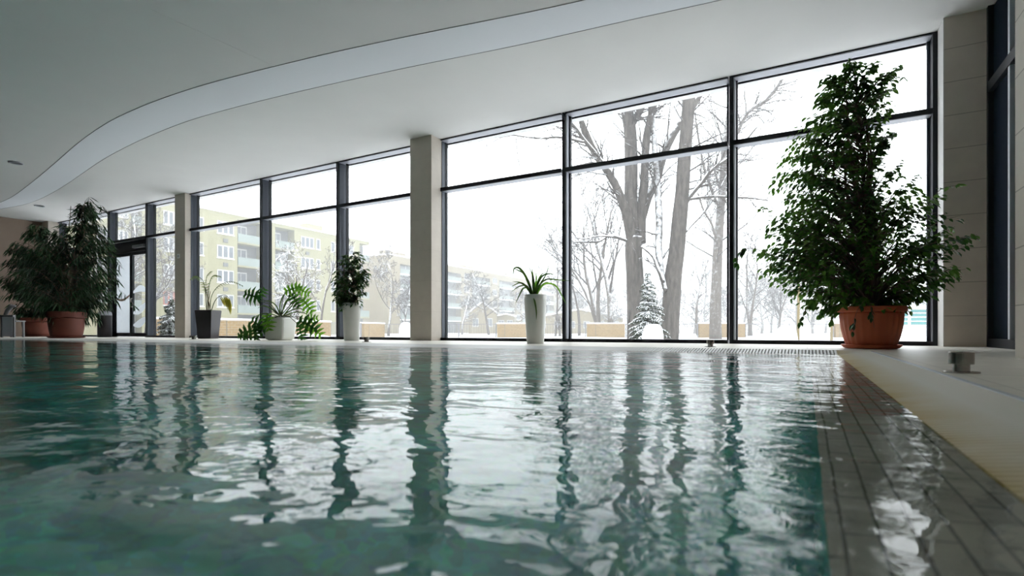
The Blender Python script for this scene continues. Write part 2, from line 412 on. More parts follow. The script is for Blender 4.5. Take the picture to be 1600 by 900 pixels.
cn = MB(); cn.add([(PX1,PY1,-.004),(PX1+GW,PY1,DK),(PX1+GW,PY1+GW,DK),(PX1,PY1+GW,DK),(PX1,PY1,-.05),(PX1+GW,PY1,-.05),(PX1+GW,PY1+GW,-.05),(PX1,PY1+GW,-.05)],
    [(0,1,2),(0,2,3),(4,7,6,5),(0,4,5,1),(1,5,6,2),(2,6,7,3),(3,7,4,0)])
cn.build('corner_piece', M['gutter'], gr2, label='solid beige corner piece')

# ceiling with its curved step
def curve_pts(pix, h):
    out = []
    for px, py in pix:
        z = F_PX*(h-CAM_H)/(HOR-py); t = (px-800)/F_PX
        out.append((z*(-SN+CS*t), z*(CS+SN*t)))
    return out
half = lambda L: [(a/2, b/2) for a, b in L][::-1]
low = curve_pts([(1130,0),(1000,27)]+half([(0,651),(60,645),(120,625),(160,605),(210,575),(260,540),(310,505),(380,465),(450,432),(520,402),(600,372),(700,344),(800,318),(1000,270),(1200,226),(1400,184),(1600,147)]), CL)
upp = curve_pts([(920,0),(860,12)]+half([(0,634),(40,615),(100,570),(160,520),(200,485),(250,440),(300,405),(350,372),(400,350),(500,308),(600,275),(700,246),(860,207),(1000,172),(1200,128),(1400,88),(1600,49)]), CU)
def resample(pts, n):
    xs = [p[0] for p in pts][::-1]; ys = [p[1] for p in pts][::-1]
    X = np.linspace(XL, XR, n); Y = np.interp(X, xs, ys, left=ys[0])
    # linear ends, smooth the inside
    Y = np.where(X > xs[-1], ys[-1]+(X-xs[-1])*.08, Y)
    k = np.hanning(21); k /= k.sum(); Yp = np.pad(Y, 10, mode='edge'); Y = np.convolve(Yp, k, 'valid')
    return list(zip(X.tolist(), Y.tolist()))
low = resample(low, 180); upp = resample(upp, 180)
sf = MB(); n = len(low)
sf.v = [(x,y,CL) for x,y in low]+[(x,D+.15,CL) for x,y in low]; sf.f = [(i,i+n,i+n+1,i+1) for i in range(n-1)]
sf.build('ceiling', M['soffit'], **STR)
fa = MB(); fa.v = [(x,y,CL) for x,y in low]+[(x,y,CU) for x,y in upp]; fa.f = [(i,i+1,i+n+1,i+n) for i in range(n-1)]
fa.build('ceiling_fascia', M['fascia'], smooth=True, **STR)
uc = MB(); uc.v = [(x,y,CU) for x,y in upp]+[(x,YB,CU) for x,y in upp]; uc.f = [(i,i+1,i+n+1,i+n) for i in range(n-1)]
uc.build('ceiling_raised', M['ceil'], **STR)
box('ceiling_slab', M['ceil'], (XL-.3, XR+.5, YB-.3, D+.3, CL+.05, CL+.3), **STR)
t_ = MB(); t_.tube([(x,y,CL) for x,y in low], .006, 4); t_.build('trim_1', M['joint'], **STR)
t_ = MB(); t_.tube([(x,y,CU) for x,y in upp], .006, 4); t_.build('trim_2', M['joint'], **STR)
a, b_ = curve_pts([(235,14),(430,104)], CU)
t_ = MB(); t_.tube([(a[0],a[1],CU),(b_[0],b_[1],CU)], .003, 4); t_.build('trim_3', M['ceil'], **STR)
for k, (px, py, h, lab) in enumerate([(25,254,CU,'round recessed downlight in the raised part of the ceiling'), (62,321.5,CL,'round recessed downlight in the lower ceiling near the left wall')]):
    p = curve_pts([(px,py)], h)[0]
    t = thing('ceiling_light', (p[0],p[1],h), lab, 'ceiling light')
    b = MB(); b.lathe([(.0,.0),(.12,-.0),(.13,-.015),(.10,-.02),(.09,-.004),(.0,-.004)], 28, (p[0],p[1],h)); b.build('frame', M['grey'], t, smooth=True)
    b = MB(); b.lathe([(.085,-.005),(.085,-.009)], 24, (p[0],p[1],h)); b.build('lens', M['greych'], t)

# walls
box('wall_left', M['wallbrown'], (XL-.2, XL, YB, D+.2, -.1, CL+.05), **STR)
box('wall_back', M['wall'], (XL-.2, XR+.5, YB-.2, YB, -.1, CL+.05), **STR)
wr = MB(); wr.box(1.30, XR+.3, YB, 5.07, -.1, CL+.05); wr.box(XR+.05, XR+.3, 5.07, 8.25, -.1, CL+.05)
wr.build('wall_right', M['wall'], **STR)
box('wall_corner', M['wall'], (1.455, XR+.3, 8.20, D+.2, -.1, CL+.05), **STR)
box('baseboard_right', M['stone'], (1.448, 1.9, 8.193, 8.21, DK, DK+.002), **STR)
ws = MB(); ws.box(XL-.3, XR+.5, D+.04, D+.3, CL, CL+.3)      # lintel band above the glass wall
ws.build('wall_front', M['soffit'], **STR)
# side window in the right wall
ww = MB()
ww.box(XR-.0, XR+.06, 7.48, 8.14, DK+.08, CL-.02)
sw = ww.build('window_8', M['blue'], label='dark blue glazed side window in the right wall', **STR)
fr = MB(); fr.box(XR-.05, XR+.05, 5.08, 8.20, DK, DK+.10); fr.box(XR-.05, XR+.05, 5.08, 8.20, 3.02, 3.14); fr.box(XR-.05, XR+.05, 8.14, 8.20, DK+.10, CL)
fr.build('window_frame', M['black'], sw)
fr = MB(); fr.box(XR-.04, XR+.05, 7.42, 7.48, DK+.10, 3.02); fr.box(XR-.04, XR+.05, 7.42, 7.48, 3.14, CL-.01); fr.build('mullion', M['lightframe'], sw, label='pale vertical strip')
fr = MB(); fr.box(XR+.0, XR+.06, 5.1, 7.42, DK+.10, CL-.01); fr.build('glass_pane', M['blue'], sw)

box('trim_lit_return', M['soffit'], (1.447, 1.455, 8.20, D+.0, DK, CL), label='pale panel with window light painted in, on the return beside the last window', **STR)  # paler panel added so the wall return looks lit by the window
# pillars
def pillar(x0, x1, y0, y1, lab):
    b = MB(); b.box(x0, x1, y0, y1, DK, CL)
    o = b.build('pillar', M['stone'], bevel=.006, **STR); o['label'] = lab; o['category'] = 'pillar'; return o
pillar(-6.90, -6.37, 8.23, D+.04, 'square beige stone pillar in the middle of the glass wall')
pillar(-15.50, -15.0, 8.40, D+.04, 'square beige stone pillar right of the glass door')
pillar(XL, -23.0, 8.25, D+.04, 'square stone pillar in the far left corner')
t = thing('wall_switch', (-15.30, 8.40, 1.95), 'small square wall switch on the pillar beside the glass door', 'switch')
p = at(284.5, 402, 15.0)
b = MB(); b.box(-15.36,-15.24,8.388,8.40,p.z-.06,p.z+.06); b.build('switch_plate', M['white'], t, bevel=.004)
b = MB(); b.box(-15.33,-15.27,8.382,8.388,p.z-.03,p.z+.03); b.build('rocker', M['grey'], t)

# glass wall bays
TR = 3.03+DK-.03    # transom height
def bay(n, x0, x1, left=True, right=False, deep=.20, door=False, gap=.09):
    """x0/x1 mullion centres"""
    f = MB(); w = .028
    y0 = D-deep
    z0, z1 = DK, CL
    if left:  f.box(x0-w, x0+w, y0, D+.03, z0, z1)
    if right: f.box(x1-w, x1+w, y0, D+.03, z0, z1)
    a, c = (x0+w if left else x0), (x1-w)
    f.box(a, c, y0, y0+.03, TR-.035, TR+.035)
    f.box(a, c, y0, y0+.03, z1-.022, z1)
    if not door: f.box(a, c, y0, D+.03, z0, z0+.055)
    o = f.build('window_%d' % n, M['black'], **STR)
    k = MB(); k.box(a, c, y0+.03, D+.02, TR-.028, TR+.028)
    for za, zb in ((z0+.055, TR-.03), (TR+.03, z1-.03)):
        q = MB(); q.box(a, a+.012, y0+.04, D+.025, za, zb); q.build('jamb_lit_strip', M['grey'] if n in (1, 2) else M['litslate'], o)  # lighter strip on the mullion, window light put into its colour
        q = MB(); q.box(c-.03, c, D-.02, D+.03, za, zb); q.build('jamb_lit_strip', M['litslate'], o)
    k.box(a, c, y0+.03, D+.02, z1-.022, z1-.002); k.build('window_frame', M['grey'], o, label='inner glazing frame, light on its underside painted grey')  # deep part of transom and header; grey paints their lit undersides
    k = MB(); k.box(a+gap, a+gap+.022, D-.05, D+.02, z0+.055, TR-.03)
    k.build('glazing_bar', M['black'], o); k = MB(); k.box(a+gap, a+gap+.022, D-.05, D+.02, TR+.03, z1-.024)
    k.build('glazing_bar', M['black'], o)
    if not door: box('lower_pane', M['glass'], (a+.012, c, D, D+.008, z0+.055, TR-.028), o)
    box('upper_pane', M['glass'], (a+.012, c, D, D+.008, TR+.028, z1-.024), o)
    return o
bay(1, -.991, 1.425, True, True, gap=.02)
bay(2, -3.712, -.991-.028, gap=.014)
bay(3, -6.37, -3.712-.028, False, gap=.0)
bay(4, -9.25, -6.90, True)
bay(5, -11.93, -9.25-.028, True)
bay(6, -15.0, -11.93-.028, False)
bay(7, -17.25, -15.50, True)
d1 = bay(9, -19.5, -17.25-.028, True, door=True)
bay(10, -23.0, -19.5-.028, False)
# door
x0, x1 = -19.472, -17.306; DH = 2.78
df = MB(); df.box(x0, x0+.06, D-.10, D+.03, DK, DH); df.box(x1-.06, x1, D-.10, D+.03, DK, DH); df.box(x0+.06, x1-.06, D-.10, D+.03, DH-.10, DH+.0)
df.box(x0, x1, D-.10, D+.03, DH, TR-.035)
dr = df.build('door_1', M['black'], **STR)
xm = (x0+x1)/2
for i, (a, c) in enumerate([(x0+.06, xm-.005), (xm+.005, x1-.06)]):
    l = MB(); s_ = .075
    l.box(a, a+s_, D-.06, D, DK+.01, DH-.11); l.box(c-s_, c, D-.06, D, DK+.01, DH-.11)
    l.box(a+s_, c-s_, D-.06, D, DK+.01, DK+.13); l.box(a+s_, c-s_, D-.06, D, DH-.21, DH-.11)
    lo = l.build('door_leaf', M['black'], dr)
    box('glass_pane', M['glass'], (a+s_, c-s_, D-.035, D-.027, DK+.13, DH-.21), lo)
    if i == 0: box('frosted_film', M['film'], (a+s_+.002, c-s_-.002, D-.026, D-.024, DK+.131, DH-.211), lo, label='white frosted film')
hb = MB(); hb.tube([(xm+.09,D-.11,.95),(xm+.09,D-.11,1.25)], .013, 8); hb.tube([(xm+.09,D-.11,.97),(xm+.09,D-.05,.97)], .009, 6); hb.tube([(xm+.09,D-.11,1.23),(xm+.09,D-.05,1.23)], .009, 6)
hb.build('door_handle', M['chrome'], dr, smooth=True)
b = MB(); b.box(xm+.35, xm+1.0, D-.20, D-.11, DH-.03, DH+.06); b.build('door_closer', M['greych'], dr, bevel=.01)
def ribbon(pts, w, name, m, par):
    b = MB(); vs = []
    for (x, z), ww in zip(pts, w): vs += [(x, D-.040, z-ww), (x, D-.040, z+ww), (x, D-.0365, z-ww), (x, D-.0365, z+ww)]
    fs = []
    for i in range(len(pts)-1):
        o = i*4; fs += [(o,o+4,o+5,o+1),(o+2,o+3,o+7,o+6),(o+1,o+5,o+7,o+3),(o,o+2,o+6,o+4)]
    b.add(vs, fs); b.build(name, m, par)
a, c = xm+.09, x1-.14
def arc(x0, x1, z0, z1, bulge, n=12): return [(x0+(x1-x0)*i/n, z0+(z1-z0)*i/n+bulge*math.sin(PI*i/n)) for i in range(n+1)]
ribbon(arc(a, c, 1.42, 1.40, .12), [.03+.07*math.sin(PI*i/12) for i in range(13)], 'decal', M['film'], dr)
ribbon(arc(a, c, .78, 1.1, -.06), [.03+.09*math.sin(PI*i/12) for i in range(13)], 'decal', M['film'], dr)
ribbon(arc(a, c, .40, .66, -.06), [.02+.11*math.sin(PI*i/12) for i in range(13)], 'decal', M['film'], dr)
ribbon(arc(x0+.14, xm-.09, 1.25, 1.36, -.10), [.025+.01*math.sin(PI*i/12) for i in range(13)], 'decal', M['arc'], dr)

# ------------------------------------------------------------------ outside ground, haze
gb = MB(); gx = np.linspace(-160, 120, 71); gy = np.concatenate([np.linspace(D+.05, 40, 40), np.linspace(44, 240, 30)])
rs = np.random.RandomState(4)
for yy in gy:
    for xx in gx:
        hgt = GZ + .05*math.sin(xx*.45+yy*.2)*min(1, (yy-D)/6) + .04*math.sin(yy*.7+xx*.13)*min(1, (yy-D)/6)
        gb.v.append((xx, yy, hgt))
W_ = len(gx)
for j in range(len(gy)-1):
    for i in range(W_-1): gb.f.append((j*W_+i, j*W_+i+1, (j+1)*W_+i+1, (j+1)*W_+i))
gb.build('snowy_ground', M['snow'], smooth=True, label='flat snow covered ground outside the windows', **STR)

hz, nt, out = mat('snow_haze')
vs = N(nt, 'ShaderNodeVolumeScatter'); vs.inputs['Color'].default_value = (.97, .98, 1, 1); vs.inputs['Density'].default_value = .0062
nt.links.new(vs.outputs[0], out.inputs['Volume'])
hb_ = MB(); hb_.box(-155, 115, 9.4, 235, -.6, 15); hb_.build('haze', hz, kind='stuff', label='pale haze of falling snow over the far trees and houses', category='haze')

# ------------------------------------------------------------------ trees
def grow(out, rng, p, d, L, r, lvl, P):
    """out: list of (pts, radii); recursive branching"""
    n = max(3, int(P['seg']*(1 if lvl == 0 else .8)))
    pts = [p.copy()]; rad = [r]; q = p.copy(); d = d.normalized()
    for i in range(n):
        w = P['wig']*(1+lvl*.4)
        d = (d + Vector((rng.uniform(-w,w), rng.uniform(-w,w), rng.uniform(-w,w)+P['up'])) ).normalized()
        q = q + d*(L/n); pts.append(q.copy()); rad.append(max(P['rmin'], r*(1-.85*(i+1)/n)))
    out.append((pts, rad, lvl))
    if lvl >= P['lv']: return
    nc = P['kids'][lvl]
    for k in range(nc):
        f = P['start'][min(lvl, len(P['start'])-1)]; u = f+(1-f)*(k+rng.random())/nc
        i = min(n-1, int(u*n)); pp = pts[i].lerp(pts[i+1], u*n-i) if i < n else pts[-1]
        ax = (pts[i+1]-pts[i]).normalized(); o = ax.orthogonal().normalized(); o.rotate(Matrix.Rotation(rng.uniform(0, 2*PI), 3, ax))
        sp = P['spread']*rng.uniform(.7, 1.3)
        nd = (ax*math.cos(sp)+o*math.sin(sp))
        grow(out, rng, pp, nd, L*P['len']*rng.uniform(.6, 1.15)*(1.15-.6*u), rad[i]*P['rk'], lvl+1, P)
DEF = dict(seg=8, wig=.12, up=.03, rmin=.006, lv=4, kids=[9,6,5,4], start=[.25,.2,.15,.1], spread=.75, len=.55, rk=.55)
def tubes_split(t, tubes, bark, twig, names=('trunk', 'branches'), cut=1):
    a, b = MB(), MB()
    for pts, rad, lvl in tubes:
        (a if lvl < cut else b).tube(pts, rad, 8 if lvl == 0 else (5 if lvl == 1 else 3), cap=(lvl == 0))
    a.build(names[0], bark, t, smooth=True)
    if b.v: b.build(names[1], twig, t, smooth=False)
def auto_tree(px, depth, H, r, seed, label, bark='pale', twig='twig', group=None, lean=(0,0), name='bare_tree', forks=1, cat='tree', **kw):
    rng = random.Random(seed); P = dict(DEF); P.update(kw)
    b = at(px, HOR, depth); b.z = GZ-.05
    t = thing(name, (b.x,b.y,b.z+.05), label, cat, group); tubes = []
    for k in range(forks):
        d = Vector((lean[0]+rng.uniform(-.25,.25)*(forks > 1), lean[1]+rng.uniform(-.2,.2)*(forks > 1), 1))
        grow(tubes, rng, b+Vector((rng.uniform(-.1,.1), 0, 0))*(forks > 1), d, H*rng.uniform(.85,1), r, 0, P)
    tubes_split(t, tubes, M[bark], M[twig]); return t
def limb(pix, depth, d2=None, rng=None):
    """pix: (x, y, width in px) along a limb -> points and radii at real scale"""
    n = len(pix); pts, rad = [], []
    for i, (x, y, w) in enumerate(pix):
        z = depth if d2 is None else depth+(d2-depth)*i/(n-1)
        pts.append(at(x, y, z)); rad.append(w/2*z/F_PX)
    # subdivide smoothly (Catmull-Rom)
    P, R = [], []
    for i in range(n-1):
        p0, p1, p2, p3 = pts[max(i-1,0)], pts[i], pts[i+1], pts[min(i+2,n-1)]
        for k in range(4):
            u = k/4
            P.append(.5*((2*p1)+(p2-p0)*u+(2*p0-5*p1+4*p2-p3)*u*u+(3*p1-p0-3*p2+p3)*u**3)); R.append(rad[i]+(rad[i+1]-rad[i])*u)
    P.append(pts[-1]); R.append(rad[-1]); return P, R
def spawn(out, rng, P, R, n, L, Pp, f0=.1, lvl=2, tilt=0.5):
    for k in range(int(n*1.6)):
        i = min(len(P)-2, int((f0+(1-f0)*rng.random())*(len(P)-1)))
        ax = (P[i+1]-P[i]).normalized(); o = ax.orthogonal().normalized(); o.rotate(Matrix.Rotation(rng.uniform(0, 2*PI), 3, ax))
        sp = rng.uniform(.5, 1.1); nd = ax*math.cos(sp)+o*math.sin(sp)
        grow(out, rng, P[i], nd, L*rng.uniform(.5, 1.3), min(R[i]*.4, .05), lvl if k % 3 else 1, Pp)

Pm = dict(DEF); Pm.update(kids=[6,5,4,3], lv=4, rmin=.005, wig=.14, up=.02, spread=.7)
# first large tree (forks into several limbs)
rng = random.Random(11)
z1 = 24.0
t = thing('large_tree', tuple(at(993,HOR,z1).xy)+(GZ,), 'big bare tree forking into thick limbs behind the small snowy spruce', 'tree')
tr, br = [], []
main = [(995,536,31),(994,480,28),(992,430,26.5),(990,395,26),(991,370,26)]
l1 = [(990,385,20),(984,350,19),(975,322,14),(962,290,12),(945,262,11),(930,240,11),(914,205,10),(905,180,8),(890,140,7),(870,90,5)]
l2 = [(992,372,20),(986,320,20),(986,285,20),(986,240,20),(984,200,19),(978,165,19),(970,120,15),(960,60,10)]
l3 = [(1000,380,18),(1002,330,15),(1006,290,13),(1008,250,12),(1011,210,12),(1020,165,10),(1025,110,8),(1030,60,5)]
l4 = [(1001,350,13),(1012,312,12),(1022,290,12),(1030,265,12),(1040,235,12),(1055,205,12),(1072,180,12),(1086,160,11),(1097,140,10),(1120,95,8),(1140,60,6)]
l5 = [(987,195,12),(993,185,11),(1003,168,10),(1012,140,8),(1020,100,6)]
l6 = [(952,270,9),(930,240,7),(912,218,6),(895,195,5),(880,190,4),(860,160,3)]
l7 = [(984,378,5),(965,371,5.5),(950,369,4.5),(936,377,4),(920,378,3.5),(900,378,3)]
l7b = [(958,370,3.2),(935,369,2.8),(915,373,2.4),(898,371,1.6)]
l8 = [(912,222,4.5),(895,218,4.2),(870,214,3.8),(845,216,3.2),(815,213,2.6),(800,211,2.2),(780,216,1.6),(765,226,1.2),(750,236,.8)]
l9 = [(806,213,1.2),(808,235,1.0),(812,258,.9),(820,276,.6)]
for L_, dz in [(main,0)]: tr.append(limb(L_, z1))
lim = []
for L_, d2 in [(l1,22.5),(l2,25),(l3,24.5),(l4,26),(l5,24),(l6,22),(l7,22.5),(l7b,22.5),(l8,21.5),(l9,21.5)]:
    d0 = {id(l5):25,id(l6):23,id(l7b):22.8,id(l8):22.3,id(l9):21.5}.get(id(L_), z1)
    lim.append(limb(L_, d0, d2))
for i, (P, R) in enumerate(lim):
    spawn(br, rng, P, R, [16,14,16,18,8,14,10,6,16,2][i], [2.2,2.0,2.0,2.0,1.5,2.2,1.0,.8,1.5,.6][i], Pm, .15 if i not in (1,) else .5)
b = MB()
for P, R in tr: b.tube(P, R, 12)
b.build('trunk', M['trunk'], t, smooth=True)
for i, (P, R) in enumerate(lim):
    b = MB(); b.tube(P, R, 10); b.build('limb', M['trunk'] if i < 5 else M['limb'], t, smooth=True)
b = MB()
for pts, rad, lvl in br: b.tube(pts, rad, 3, cap=False)
b.build('twigs', M['twig'], t)
# second large tree
z2 = 23.0
t = thing('large_tree', tuple(at(1048,HOR,z2).xy)+(GZ,), 'big leaning bare tree right of the spruce with one snow plastered limb', 'tree')
tr = [limb([(1045,538,30),(1047,500,28),(1050,460,27),(1052,430,26),(1057,395,24),(1062,340,23),(1066,300,21),(1069,250,20),(1073,200,19),(1076,160,19),(1080,100,15),(1085,40,10)], z2)]
lim = [limb([(1040,455,7),(1035,435,8),(1031,410,11),(1029,385,11),(1030,350,11),(1029,320,11),(1027,290,10),(1024,250,9),(1022,215,8),(1018,170,6),(1015,120,4)], z2-.2, z2+1.5),
       limb([(1037,442,5),(1028,420,6),(1021,402,5),(1010,391,4),(1002,385,3)], z2-.2, z2+.4),
       limb([(1071,318,7),(1084,300,6.5),(1095,288,6),(1108,270,6),(1122,258,5.5),(1138,247,5),(1160,225,4),(1185,195,3)], z2, z2-1),
       limb([(1073,312,5),(1090,309,5),(1110,307,4.6),(1128,307,4),(1145,308,4),(1170,309,3.4),(1200,313,2)], z2, z2-1.5),
       limb([(1072,362,4),(1080,352,4),(1092,340,4),(1105,325,3.6),(1118,305,3),(1130,285,2.4),(1140,262,2)], z2, z2+1)]
br = []
spawn(br, rng, tr[0][0], tr[0][1], 14, 2.4, Pm, .55)
for i, (P, R) in enumerate(lim): spawn(br, rng, P, R, [8,3,14,12,10][i], 1.6, Pm, .2)
b = MB(); b.tube(*tr[0], 12); b.build('trunk', M['trunk'], t, smooth=True)
for i, (P, R) in enumerate(lim):
    b = MB(); b.tube(P, R, 9); b.build('limb', M['limb'], t, smooth=True)
b = MB()
for pts, rad, lvl in br: b.tube(pts, rad, 3, cap=False)
b.build('twigs', M['twig'], t)
# limb reaching into the right hand pane from a tree on the right
z3 = 27.0
t = thing('large_tree', tuple(at(1118,HOR,34).xy)+(GZ,), 'tall pale tree beside the black mullion, right of the leaning tree', 'tree')
tr = [limb([(1118,531,19),(1118,480,17),(1120,430,15),(1122,380,14),(1126,330,12),(1130,280,11),(1133,230,10),(1140,170,8),(1148,100,6),(1155,40,4)], 34)]
lim = [limb([(1133,230,5),(1150,212,5),(1160,190,5),(1172,172,6),(1190,162,6),(1205,148,5),(1215,135,5),(1222,122,4),(1235,95,3)], 34, 32),
       limb([(1126,330,5),(1113,300,4),(1100,260,3.5),(1092,220,3),(1085,170,2)], 34, 34),
       limb([(1122,385,4),(1102,440,4),(1098,400,3),(1088,360,2.5),(1080,330,1.5)][0:1]+[(1112,350,3.5),(1100,330,3),(1090,300,2)], 34, 33),
       limb([(1130,285,4),(1150,262,4),(1175,230,3.5),(1195,195,2.6),(1215,160,1.6)], 34, 36)]
br = []
Pq = dict(Pm); Pq.update(rmin=.008)
spawn(br, rng, tr[0][0], tr[0][1], 26, 3.6, Pq, .25)
for i, (P, R) in enumerate(lim): spawn(br, rng, P, R, [18,10,8,12][i], 2.6, Pq, .15)
b = MB(); b.tube(*tr[0], 10); b.build('trunk', M['pale'], t, smooth=True)
for P, R in lim:
    b = MB(); b.tube(P, R, 8); b.build('limb', M['pale'], t, smooth=True)
b = MB()
for pts, rad, lvl in br: b.tube(pts, rad, 3, cap=False)
b.build('twigs', M['twig'], t)

A = dict(rmin=.011, wig=.13)
auto_tree(955, 40, 13, .25, 21, 'tall pale tree with a straight trunk left of the big forking tree', up=.05, spread=.55, **A)
auto_tree(938, 42, 11, .20, 22, 'pale tree forking low above the brick wall left of the spruce', forks=3, lean=(-.1,0), up=.03, spread=.6, kids=[7,5,5,3], **A)
auto_tree(905, 50, 12, .16, 23, 'thin pale tree just right of the mullion beside the long limb', up=.04, spread=.6, kids=[8,5,4,3], **A)
auto_tree(1090, 52, 9, .15, 24, 'slim pale tree between the leaning tree and the black mullion', up=.03, kids=[9,5,5,3], **A)
auto_tree(1172, 48, 9, .16, 26, 'bushy pale tree right of the black mullion', up=.04, kids=[10,6,5,3], forks=2, **A)
auto_tree(1215, 55, 7, .14, 27, 'low spreading bare tree behind the large indoor ficus', up=.02, kids=[10,6,5,3], forks=3, **A)
auto_tree(868, 46, 8.5, .11, 29, 'thin bare tree behind the strap leaved plant, close to the mullion', up=.03, lean=(.06,0), kids=[9,6,5,3], **A)
# trees before the houses
Bp = dict(rmin=.012, wig=.16, kids=[13,7,6,4], start=[.25,.1,.1,.1])
auto_tree(764, 58, 7.4, .16, 31, 'round bushy tree before the far yellow house, right of the middle pillar', spread=.85, up=.03, **Bp)
auto_tree(722, 66, 6.5, .14, 32, 'bushy tree just right of the middle stone pillar', spread=.9, up=.02, **Bp)
auto_tree(822, 56, 6.0, .13, 33, 'bushy tree behind the tall white planter of strap leaves', spread=.9, up=.02, **Bp)
auto_tree(607, 48, 7.0, .13, 35, 'round headed bare tree left of the middle stone pillar', spread=.85, up=.04, lean=(.0,0), **Bp)
auto_tree(628, 44, 4.2, .10, 36, 'small snowy tree close to the left side of the middle pillar', spread=.8, up=.02, kids=[10,5,5,3], rmin=.012, wig=.18)
auto_tree(500, 36, 7.0, .09, 37, 'slender crooked tree left of the leafy plant in the white pot', spread=.5, up=.05, kids=[7,4,4,3], rmin=.010, wig=.2)
auto_tree(462, 33, 5.6, .11, 38, 'snow laden spreading tree behind the lobed leaf plant', 'pale', 'pale', spread=.8, up=.0, forks=3, kids=[8,5,5,3], rmin=.011, wig=.15, cat='tree')
auto_tree(205, 42, 11.0, .22, 39, 'dense grey tree behind the glass door', spread=.8, up=.03, **Bp)
auto_tree(228, 46, 9.5, .20, 40, 'dense grey tree seen beside the wide mullion next to the door', spread=.8, up=.03, **Bp)
auto_tree(845, 50, 2.8, .10, 41, 'low snow lined tree fork above the brick fence', spread=.7, up=.05, forks=3, kids=[5,4,4,2], rmin=.012, wig=.15)
auto_tree(875, 44, 2.0, .07, 42, 'small snow lined shrub left of the wide mullion', spread=.8, up=.03, forks=4, kids=[5,4,3,2], rmin=.011, wig=.2, name='bare_shrub', cat='shrub')
# far hazy tree line
for i, (px, z, h) in enumerate([(885,95,12),(905,88,8),(925,100,13),(955,84,7),(985,105,11),(1020,92,8),(1060,98,12),(1085,85,7),(1105,92,12),(1135,88,8),(1160,98,13),(1190,86,8),(1205,100,12),(1245,95,11),(1270,86,8),(1290,100,12)]):
    auto_tree(px, z, h, .22, 60+i, 'misty bare tree in the distant tree line behind the fence', spread=.95, up=.02, rmin=.030, wig=.16, kids=[14,8,6,2], lv=3, start=[.12,.1,.1], group='distant tree line')

# spruce
def spruce(px, depth, H, R, seed, label):
    rng = random.Random(seed); b0 = at(px, HOR, depth); b0.z = GZ
    t = thing('spruce', b0, label, 'tree'); tk = MB(); tk.tube([b0, b0+Vector((0,0,H*.97))], [.06,.012], 8); tk.build('trunk', M['trunk'], t)
    b = MB(); n = 15
    for i in range(n):
        u = i/(n-1); z = H*(.06+.90*u); rr = R*(1-u)**.85*.95+.10; k = int(11-6*u)
        for j in range(k):
            a = 2*PI*(j+rng.random()*.7)/k; L = rr*rng.uniform(.75, 1.1); d = Vector((math.cos(a), math.sin(a), 0))
            L *= rng.uniform(.65, 1.1); z_ = z+rng.uniform(-.06,.06)*H/2; pts = [b0+Vector((0,0,z_))+d*L*s+Vector((0,0,(.10*s-.32*s*s)*L)) for s in (0,.25,.5,.75,1)]
            b.tube(pts, [.03,.04,.04,.032,.008], 5)
            w = Vector((-d.y, d.x, 0))
            for s in range(1, 7):
                u2 = s/7; p = pts[min(3, int(u2*4))].lerp(pts[min(4, int(u2*4)+1)], u2*4-int(u2*4))
                for sg in (-1, 1):
                    l2 = L*.34*(1-u2*.6)*rng.uniform(.7,1.2); q = p+(d*.7+w*sg).normalized()*l2+Vector((0,0,-.18*l2+rng.uniform(-.03,.02)))
                    m_ = p.lerp(q, .5)+Vector((0,0,.012)); b.tube([p, m_, q], [.016,.030,.006], 4, cap=False)
                    for s3 in (.4,.8):
                        e = p.lerp(q, s3); b.tube([e, e+Vector((rng.uniform(-.06,.06), rng.uniform(-.06,.06), -rng.uniform(.03,.08)))], [.014,.004], 3, cap=False)
    b.build('needles', M['needle'], t); return t
spruce(1012, 18.0, 2.5, .80, 5, 'small snow covered spruce in front of the big forking tree')
spruce(268, 17.0, 1.5, .55, 6, 'small snow covered conifer seen right of the glass door')

def mound(px, depth, w, h, label, flat=1.0, lump=0.05, seed=0):
    rng = random.Random(seed); b0 = at(px, HOR, depth); b0.z = GZ-.02
    t = MB(); prof = [(0.0,0)]
    for i in range(15):
        a = i/14*PI/2; prof.append((w/2*(math.cos(a)**(.55*flat))*(1-.02), h*math.sin(a)**.9))
    prof[0] = (w/2*.98, -.02)
    t.lathe([(max(r, .002), z) for r, z in prof], 28, b0, lambda a, z: 1+lump*math.sin(3*a+z*9+seed)+lump*.5*math.sin(5*a+1))
    o = t.build('snow_mound', M['snow'], smooth=True); o['label'] = label; o['category'] = 'snow mound'; return o
mound(1020, 14.5, .60, .68, 'smooth domed snow mound in front of the small spruce', .7, .02, 1)
mound(1228, 15.0, .66, .64, 'lumpy snow mound below the left leaves of the large ficus', 1.2, .05, 2)
mound(634, 22, .6, .85, 'rounded snow mound against the left edge of the middle pillar', .9, .04, 3)
mound(478, 17, 2.2, .40, 'low snow heap outside behind the lobed leaf plant', 1.6, .06, 4)

